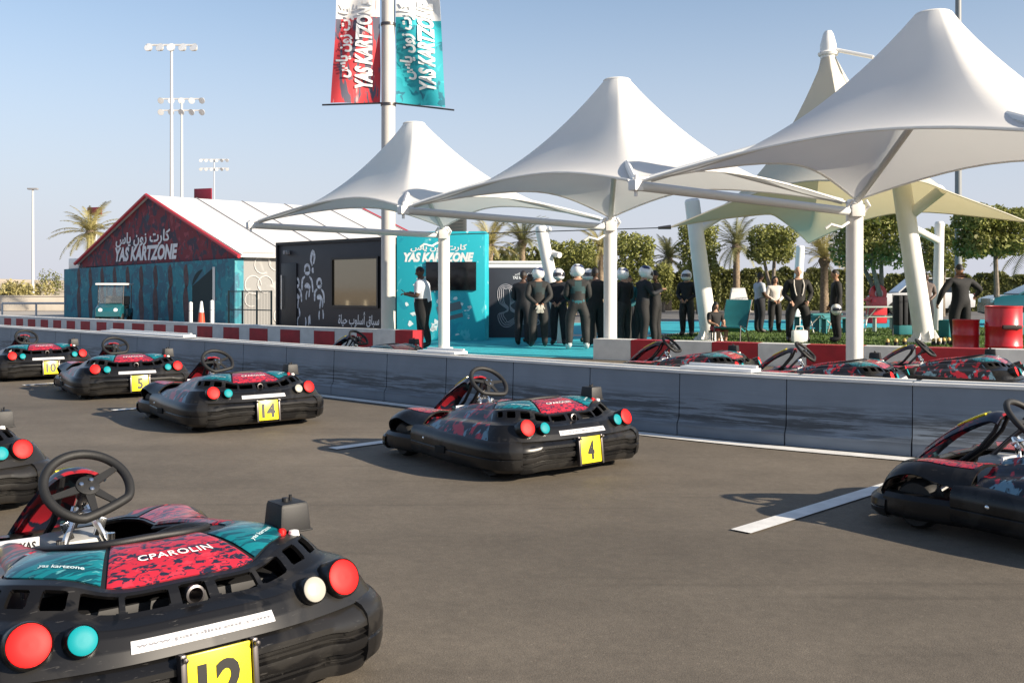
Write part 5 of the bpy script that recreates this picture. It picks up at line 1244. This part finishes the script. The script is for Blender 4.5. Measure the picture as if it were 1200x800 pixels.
def skin_mesh(nodes, edges, root):
    """one continuous skinned surface over a joint graph"""
    names = list(nodes); me = bpy.data.meshes.new("figure"); me.from_pydata([nodes[n][0] for n in names], [(names.index(a), names.index(b)) for a, b in edges], [])
    o = bpy.data.objects.new("figure", me); COL.objects.link(o)
    m = o.modifiers.new("skin", 'SKIN'); m.use_smooth_shade = True; m.branch_smoothing = .6
    for i, n in enumerate(names):
        r = nodes[n][1]; r = r if hasattr(r, '__len__') else (r, r)
        me.skin_vertices[0].data[i].radius = r; me.skin_vertices[0].data[i].use_root = (n == root)
    s = o.modifiers.new("sub", 'SUBSURF'); s.levels = 2; s.render_levels = 2
    dg = bpy.context.evaluated_depsgraph_get(); out = bpy.data.meshes.new_from_object(o.evaluated_get(dg))
    V = [v.co.copy() for v in out.vertices]; Fc = [tuple(p.vertices) for p in out.polygons]
    bpy.data.objects.remove(o); bpy.data.meshes.remove(me); bpy.data.meshes.remove(out); return V, Fc
def ellip(mb, c, r, n=16, m=10, mi=0, M=None, fn=None, z0=-1.0, z1=1.0):
    rows = []
    for i in range(m + 1):
        ph = -math.pi / 2 + math.pi * i / m; row = []
        for k in range(n):
            a = 2 * math.pi * k / n; p = Vector((math.cos(ph) * math.cos(a) * r[0], math.cos(ph) * math.sin(a) * r[1], math.sin(ph) * r[2]))
            if fn: p = fn(p)
            row.append((M @ p if M is not None else p) + Vector(c))
        rows.append(row + [row[0]])
    mb.grid(np.array(rows).transpose(1, 0, 2), mi); return mb
def person(label, pos, face, height=1.75, skin=None, top=None, sleeve='long', bottom=None, shoe=None, hair=None, bald=False, helmet=False, arms=None, lean=0.0, head_yaw=0.0, head_pitch=0.0, stride=0.0, wide=1.0, belt=None, seated=False, long_hair=False, straps=False, stance=.115, group=None, patch=None):
    """face: direction the person looks, degrees counted from +Y (away) anticlockwise; arms: (elbow, wrist) offsets of left and right arm from the shoulder"""
    skin = skin or SKIN; top = top or C_SUIT; bottom = bottom or C_SUIT; shoe = shoe or C_SHOE; k = height / 1.75
    t = thing("person", label, "person", pos, R(face), group)
    hz = .93 if not seated else .40
    le = math.tan(R(lean)); up = lambda x, y, z: Vector((x, y + (z - hz) * le, hz + (z - hz) * math.cos(R(lean))))
    dz = hz - .93; T = lambda x, y, z: up(x, y, z + dz)
    w = wide
    N = {'pelvis': (T(0, 0, .95), (.20 * w, .165 * w)), 'belly': (T(0, .01, 1.09), (.195 * w, .16 * w)), 'chest': (T(0, .005, 1.26), (.215 * w, .165 * w)), 'upper': (T(0, -.01, 1.385), (.19 * w, .13 * w)),
         'neck': (T(0, -.005, 1.475), .075), 'skull': (T(0, .015, 1.56), .066)}
    E = [('pelvis', 'belly'), ('belly', 'chest'), ('chest', 'upper'), ('upper', 'neck'), ('neck', 'skull')]
    bone = {}
    for s, sd in ((-1, 'l'), (1, 'r')):
        sh = T(s * .195 * w, -.005, 1.395); A = (arms or {}).get(sd) or ((s * .05, -.03, -.29), (s * .055, .04, -.55))
        el = sh + Vector(A[0]); wr = sh + Vector(A[1]); d = (wr - el).normalized(); pm = wr + d * .075
        N['sh' + sd] = (sh, .098); N['ua' + sd] = (sh.lerp(el, .45), .082 if sleeve == 'long' else .076); N['el' + sd] = (el, .066 if sleeve == 'long' else .055); N['fa' + sd] = (el.lerp(wr, .4), .062 if sleeve == 'long' else .05); N['wr' + sd] = (wr, .042 if sleeve == 'long' else .034); N['pm' + sd] = (pm, (.036, .022))
        E += [('upper', 'sh' + sd), ('sh' + sd, 'ua' + sd), ('ua' + sd, 'el' + sd), ('el' + sd, 'fa' + sd), ('fa' + sd, 'wr' + sd), ('wr' + sd, 'pm' + sd)]
        if not seated:
            st = stride * s; N['hp' + sd] = (T(s * .092 * w, 0, .87), (.135 * w, .13 * w)); N['th' + sd] = (Vector((s * (stance * .98), st * .25 + .01, .68)), .122 * w); N['kn' + sd] = (Vector((s * stance, st * .55 + .02, .49)), .096)
            N['ca' + sd] = (Vector((s * (stance + .005), st * .75 - .015, .34)), .09); N['an' + sd] = (Vector((s * (stance + .01), st - .03, .10)), .07); N['to' + sd] = (Vector((s * (stance + .035), st + .13, .045)), (.06, .046))
        else:
            N['hp' + sd] = (Vector((s * .09, .02, .40)), .115); N['th' + sd] = (Vector((s * .12, .22, .44)), .10); N['kn' + sd] = (Vector((s * .14, .40, .45)), .075); N['ca' + sd] = (Vector((s * .13, .38, .27)), .065); N['an' + sd] = (Vector((s * .12, .36, .08)), .048); N['to' + sd] = (Vector((s * .13, .50, .035)), (.04, .03))
        E += [('pelvis', 'hp' + sd), ('hp' + sd, 'th' + sd), ('th' + sd, 'kn' + sd), ('kn' + sd, 'ca' + sd), ('ca' + sd, 'an' + sd), ('an' + sd, 'to' + sd)]
    V, Fc = skin_mesh(N, E, 'pelvis')
    names = list(N); segs = []
    def kind(a, b):
        q = b[:2]
        if q in ('ne', 'sk'): return 0 if b == 'skull' else (0)
        if q in ('to',) or a[:2] == 'an': return 3
        if q in ('an', 'ca', 'kn', 'th', 'hp'): return 2
        if q == 'pm': return 0
        if q in ('wr', 'fa'): return 1 if sleeve == 'long' else 0
        if q == 'el': return 1
        return 1
    for a, b in E: segs.append((N[a][0], N[b][0], kind(a, b), a, b))
    MI = []
    for f in Fc:
        c = sum((V[i] for i in f), Vector()) / len(f); best = None
        for a, b, kd, na, nb in segs:
            ab = b - a; tt = max(0, min(1, (c - a).dot(ab) / ab.length_squared)); d = (c - a - ab * tt).length / (N[na][1] if not hasattr(N[na][1], '__len__') else N[na][1][0])
            if best is None or d < best[0]: best = (d, kd, na, nb, tt)
        kd = best[1]
        if best[2] == 'upper' and best[3] == 'neck' and best[4] < .72: kd = 1
        if best[2] == 'pelvis' and best[3] == 'belly': kd = 1 if best[4] > .12 else 2
        if best[3].startswith('hp'): kd = 2
        if belt is not None and best[2] == 'pelvis' and best[3] == 'belly' and best[4] > .05 and best[4] < .55: kd = 4
        if patch is not None and best[2] in ('chest',) and best[3] == 'upper' and c.y < 0: kd = 5
        if best[3].startswith('an') and best[4] > .9: kd = 3
        if best[3].startswith('el') and sleeve == 'short' and best[4] > .55: kd = 0
        if best[3].startswith('ca') or (best[3].startswith('an')): kd = kd if bottom is not C_RED else 0
        MI.append(kd)
    mb = MB(); mb.v = [tuple(x) for x in V]; mb.f = list(Fc); mb.m = MI
    # head with jaw, nose, ears, eyes
    hc = N['skull'][0] + Vector((0, .012, .072)); HM = (Matrix.Rotation(R(head_yaw), 4, 'Z') @ Matrix.Rotation(R(head_pitch), 4, 'X'))
    def shape(p):
        q = p.copy()
        if q.z < 0: f = -q.z / .118; q.x *= 1 - .28 * f; q.y = q.y * (1 - .25 * f) + .018 * f
        if q.y > .05 and abs(q.z) < .04: q.y -= .006 * (1 - abs(q.z) / .04)
        return q
    ellip(mb, hc, (.077, .097, .118), 18, 12, 0, HM, shape)
    hp = lambda x, y, z: hc + HM @ Vector((x, y, z))
    mb.tube([hp(0, .085, .015), hp(0, .108, -.022), hp(0, .088, -.034)], [.009, .017, .010], 6)
    for s in (-1, 1):
        ellip(mb, hp(s * .078, -.005, -.005), (.012, .024, .034), 8, 6, 0, HM); ellip(mb, hp(s * .03, .086, .012), (.014, .008, .008), 8, 5, 6, HM)
    mb.tube([hp(-.024, .087, -.058), hp(0, .094, -.058), hp(.024, .087, -.058)], .006, 5, 7)
    # fingers and thumbs
    for s, sd in ((-1, 'l'), (1, 'r')):
        wr, pm = N['wr' + sd][0], N['pm' + sd][0]; d = (pm - wr).normalized(); sd_ = d.cross(Vector((0, 0, 1)) if abs(d.z) < .8 else Vector((0, 1, 0))).normalized() if abs(d.z) < .8 else Vector((0, 1, 0)); sd_ = (sd_ - d * sd_.dot(d)).normalized(); nn = d.cross(sd_)
        cr = nn if nn.dot(Vector((-s, 0, 0))) > 0 or abs(d.z) < .8 else -nn
        for q, (o, l) in enumerate(((.027, .066), (.009, .076), (-.009, .07), (-.026, .055))):
            b = pm + sd_ * o - d * .005; j1 = b + d * l * .5 + cr * .006; j2 = j1 + d * l * .3 + cr * .018; j3 = j2 + d * l * .14 + cr * .022; mb.tube([b - d * .02, b, j1, j2, j3], [.010, .0095, .0088, .008, .006], 6, 0)
        b = wr.lerp(pm, .35) + sd_ * .026; mb.tube([b - sd_ * .012, b + sd_ * .022 + d * .02, b + sd_ * .03 + d * .048 + cr * .012], [.012, .011, .008], 6, 0)
    for i, q in enumerate(mb.v): mb.v[i] = tuple(c * k for c in q)
    mb.build("body", [skin, top, bottom, shoe, belt or top, patch or top, INK, mat("lips", (.25, .09, .07), .5)], t, 70)
    sc = lambda m_: [setattr(m_, 'v', [tuple(c * k for c in q) for q in m_.v]), m_][1]
    if helmet:
        mb = MB()
        def hs(p):
            q = p.copy()
            if q.z < -.06: q.z = -.06 - (-.06 - q.z) * .75; q.y += .012
            if q.y > .06 and q.z < -.02: q.y += .022
            return q
        ellip(mb, hc + Vector((0, .008, -.002)), (.140, .166, .158), 26, 16, 0, HM, hs); hm_ = sc(mb).build("helmet", HELM, t, 60)
        mb = MB(); rows = [[hs(Vector((math.sin(a) * .143 * math.cos(e), math.cos(a) * .169 * math.cos(e), .160 * math.sin(e)))) for e in np.linspace(-.22, .34, 6)] for a in np.linspace(-1.25, 1.25, 18)]
        mb.sheet(np.array([[tuple((HM @ p) * 1.01 + hc + Vector((0, .008, -.002))) for p in r_] for r_ in rows]), .004); sc(mb).build("visor", VISOR, hm_, 60)
        mb = MB(); rows = [[Vector((math.sin(a) * .141 * math.cos(e), math.cos(a) * .167 * math.cos(e), .159 * math.sin(e))) for e in np.linspace(.55 + .2 * math.sin(a * 2), .95 + .15 * math.sin(a * 3), 4)] for a in np.linspace(1.6, 4.4, 20)]
        mb.sheet(np.array([[tuple((HM @ hs(p)) * 1.008 + hc + Vector((0, .008, -.002))) for p in r_] for r_ in rows]), .003); sc(mb).build("helmet_print", HGRAPH, hm_, 60)
    elif not bald:
        mb = MB(); rows = []
        for i in range(9):
            ph = R(90 - 11.5 * i); row = []
            for q in range(21):
                a = 2 * math.pi * q / 20; fr = max(0, math.sin(a)); p2 = max(ph, R(28) * fr + R(-8) * (1 - fr)); p = shape(Vector((math.cos(p2) * math.cos(a) * .0815, math.cos(p2) * math.sin(a) * .101 - .003, math.sin(p2) * .125)))
                row.append(tuple(hc + HM @ p))
            rows.append(row)
        mb.grid(np.array(rows).transpose(1, 0, 2))
        if long_hair:
            ellip(mb, hc + Vector((0, -.055, -.09)), (.098, .06, .17), 14, 9)
            for s in (-1, 1): ellip(mb, hc + Vector((s * .075, -.01, -.08)), (.032, .045, .14), 10, 8)
        sc(mb).build("hair", hair or HAIRM, t, 60)
    if straps:
        for s in (-1, 1):
            mb = MB(); mb.tube([T(s * .10, .06, 1.44), T(s * .115, .135, 1.32), T(s * .085, .15, 1.15), T(s * .06, .15, 1.08)], .016, 6); sc(mb).build("strap", C_CREAM, t)
    return t, N, k
BEH = lambda s: ((s * .10, -.14, -.26), (-s * -.02, -.21, -.46))
FRONT = {'l': ((-.05, .02, -.28), (.08, .22, -.36)), 'r': ((.05, .02, -.28), (-.08, .22, -.36))}
BACK = {'l': ((-.07, -.10, -.27), (.10, -.20, -.42)), 'r': ((.07, -.10, -.27), (-.10, -.20, -.42))}
WAIST = {'l': ((-.06, .0, -.28), (.10, .17, -.40)), 'r': ((.06, .0, -.28), (-.10, .17, -.40))}
G1 = "people gathered on the turquoise floor"; G2 = "people standing on the lawn"
person("helmeted person in black at the back, just left of the middle post", at(690, 24.3), 150, 1.76, SKIN, C_BLACK, 'long', C_BLACK, helmet=True, arms=FRONT, group=G1)
person("helmeted person in black standing left of the bending helmeted person, behind the post", at(731, 22.2), 40, 1.74, SKIN, C_BLACK, 'long', C_SUIT, helmet=True, arms=FRONT, head_yaw=-30, group=G1)
person("short bareheaded person in charcoal between the first two people of the group", at(622, 24.2), 130, 1.66, SKIND, C_SUIT, 'long', C_BLACK, arms=WAIST, group=G1)
# the man in white, walking and looking at his phone
pm_, Np, kk = person("man in a white shirt and black trousers looking at his phone beside the white post", at(496, 22.0), 80, 1.79, SKIND, C_WHITE, 'short', C_BLACK, head_pitch=-14, stride=.13, lean=4, wide=1.38, group=G1,
    arms={'l': ((-.03, .03, -.28), (.02, .27, -.24)), 'r': ((.03, .05, -.28), (-.06, .28, -.22))})
ph = MB(); ph.box((0, 0, 0), (.075, .15, .009), None, 0, .003); o = ph.build("phone", mat("phone_black", (.01, .01, .012), .2))
wr = (Np['pmr'][0] + Np['pml'][0]) / 2 + Vector((0, .05, .03)); Mw = Matrix.Translation(pm_.location) @ Matrix.Rotation(R(80), 4, 'Z'); o.matrix_world = Mw @ Matrix.Translation(wr * kk) @ Matrix.Rotation(R(35), 4, 'X'); tag(o, "dark phone held by the man in the white shirt", "phone")
person("bareheaded person in dark overalls at the left end of the helmeted group", at(613, 23.0), -20, 1.72, SKIND, C_NAVY, 'long', C_NAVY, arms=FRONT, group=G1)
b_, Nb, kb = person("helmeted person in a charcoal suit seen from behind with gloves held behind the back", at(631, 22.4), 6, 1.76, SKIN, C_SUIT, 'long', C_SUIT, helmet=True, arms=BACK, stance=.13, group=G1, patch=mat("dark_teal_patch", (.012, .028, .032), .7))
g = MB()
for s in (-1, 1):
    g.box((s * .035, 0, -.09), (.07, .03, .12), Matrix.Rotation(R(12 * s), 3, 'Y'), 0, .012)
    for q in range(4): g.tube([(s * (.012 + .018 * q), 0, -.14), (s * (.014 + .021 * q), .005, -.215 + .008 * abs(q - 1.5))], .009, 6)
    g.tube([(s * .07, 0, -.07), (s * .10, .0, -.12)], .011, 6)
o = g.build("racing_gloves", mat("glove_cream", (.48, .46, .40), .7)); o.matrix_world = Matrix.Translation(b_.location) @ Matrix.Rotation(R(6), 4, 'Z') @ Matrix.Translation((Nb['pmr'][0] + Nb['pml'][0]) / 2 * kb + Vector((0, -.06, .04))); tag(o, "pair of pale gloves held behind the back of the left helmeted person", "gloves")
person("helmeted person in dark overalls facing the camera between two helmeted backs", at(655, 23.2), 165, 1.74, SKIN, C_NAVY, 'long', C_NAVY, helmet=True, arms=WAIST, head_yaw=20, group=G1)
person("helmeted person in a charcoal suit with a teal belt seen from behind", at(677, 21.4), 3, 1.80, SKIN, C_SUIT, 'long', C_SUIT, C_SHOEW, helmet=True, arms=FRONT, stance=.17, belt=C_TEAL, head_yaw=25, group=G1, patch=mat("teal_patch", (.015, .05, .055), .7))
person("black haired person in black overalls just left of the middle post", at(698, 22.6), 25, 1.78, SKIND, C_BLACK, 'long', C_BLACK, arms=FRONT, group=G1)
person("person in a teal top partly hidden by the middle post", at(737, 23.0), 160, 1.62, SKIN, C_TEAL, 'long', C_NAVY, arms=WAIST, hair=HAIRB, group=G1)
person("helmeted person bending the head forward just right of the middle post", at(752, 21.9), -70, 1.78, SKIN, C_NAVY, 'long', C_BLACK, helmet=True, lean=6, head_pitch=-22, group=G1, arms={'l': ((-.05, .10, -.24), (.05, .33, -.20)), 'r': ((.05, .10, -.24), (-.02, .33, -.14))})
person("bareheaded person in black with a raised arm, right end of the helmeted group", at(768, 22.8), 60, 1.72, SKIN, C_BLACK, 'long', C_BLACK, group=G1, arms={'l': ((-.08, .16, -.16), (.02, .34, .0)), 'r': ((.06, .05, -.27), (-.05, .26, -.30))})
person("helmeted person in a dark suit standing alone beside the leaning mast", at(805, 27.5), 150, 1.78, SKIN, C_BLACK, 'long', C_SUIT, helmet=True, arms=WAIST, group=G2)
person("child in black and white top and red shorts sitting by the teal chair", at(838, 23.8), 200, 1.42, SKIN, C_BLACK, 'short', C_RED, seated=True, arms={'l': ((-.05, .08, -.25), (.05, .26, -.30)), 'r': ((.05, .08, -.25), (-.05, .26, -.30))}, hair=HAIRM, belt=C_WHITE, patch=C_WHITE, head_pitch=-15, group=G2, long_hair=True)
st = thing("stool", "low dark stool under the seated child", "stool", at(838, 23.8)); mb = MB(); mb.lathe([(.15, .27), (.16, .28), (.16, .305), (0, .31)], 16); mb.build("seat", C_BLACK, st)
for q in range(3): mb = MB(); a = q * 2.09; mb.tube([(.11 * math.cos(a), .11 * math.sin(a), .27), (.14 * math.cos(a), .14 * math.sin(a), 0)], .014, 6); mb.build("leg", DMET, st)
person("man in pale blue shirt and dark trousers, side on at the back of the lawn", at(890, 29.4), -75, 1.78, SKIND, C_GREY, 'short', C_NAVY, arms=FRONT, group=G2)
person("woman with long dark hair in a cream blouse beside the man in pale blue", at(908, 29.8), 185, 1.68, SKIN, C_CREAM, 'long', C_BLACK, hair=HAIRM, long_hair=True, arms=WAIST, group=G2)
person("tall bald man in a black suit with pale straps standing with legs apart", at(935, 24.4), 176, 1.84, SKINL, C_BLACK, 'long', C_BLACK, bald=True, straps=True, wide=1.12, stance=.19, arms={'l': ((-.10, -.02, -.28), (.02, .16, -.44)), 'r': ((.10, -.02, -.28), (-.02, .16, -.44))}, group=G2)
m_, Nm, km = person("man in a dark jacket in profile holding a white helmet at his side", at(980, 24.3), 85, 1.77, SKIN, C_BLACK, 'long', C_BLACK, group=G2, arms={'l': ((-.06, -.02, -.29), (-.10, .04, -.54)), 'r': ((.06, -.02, -.29), (.06, .1, -.52))})
hb = MB(); ellip(hb, (0, 0, 0), (.125, .15, .14), 26, 16, 0); hv = thing("racing_helmet", "white helmet with dark print held by the man in profile", "helmet", at(980, 23.98, .80)); hb.build("shell", HELM, hv, 60)
mb = MB(); rows = [[(math.sin(a) * .128 * math.cos(e), -math.cos(a) * .153 * math.cos(e), .143 * math.sin(e)) for e in np.linspace(-.2, .35, 5)] for a in np.linspace(-1.1, 1.1, 16)]; mb.sheet(np.array(rows), .004); mb.build("visor", VISOR, hv, 60)
person("person in a grey brown shirt standing behind the stout leaning mast", at(1085, 29.0), 172, 1.76, SKIND, C_BROWN, 'short', C_NAVY, arms=WAIST, group=G2)
person("person in black seen from behind with elbows out near the red drums", at(1125, 22.6), 8, 1.86, SKIN, C_BLACK, 'long', C_BLACK, hair=HAIRM, wide=1.12, stance=.13, group=G2, arms={'l': ((-.19, .0, -.24), (-.22, .10, -.46)), 'r': ((.24, -.02, -.19), (.26, .16, -.30))})
t = thing("garment_rack", "dark overalls hanging on a low rack left of the stout leaning mast", "rack", at(1058, 27.2), .2)
mb = MB(); mb.tube([(-.3, 0, 0), (-.3, 0, 1.15), (.3, 0, 1.15), (.3, 0, 0)], .015, 6); mb.build("frame", DMET, t)
for x in (-.16, .0, .16): mb = MB(); mb.box((x, 0, .72), (.12, .34, .82), None, 0, .04); mb.build("overalls", C_NAVY, t)
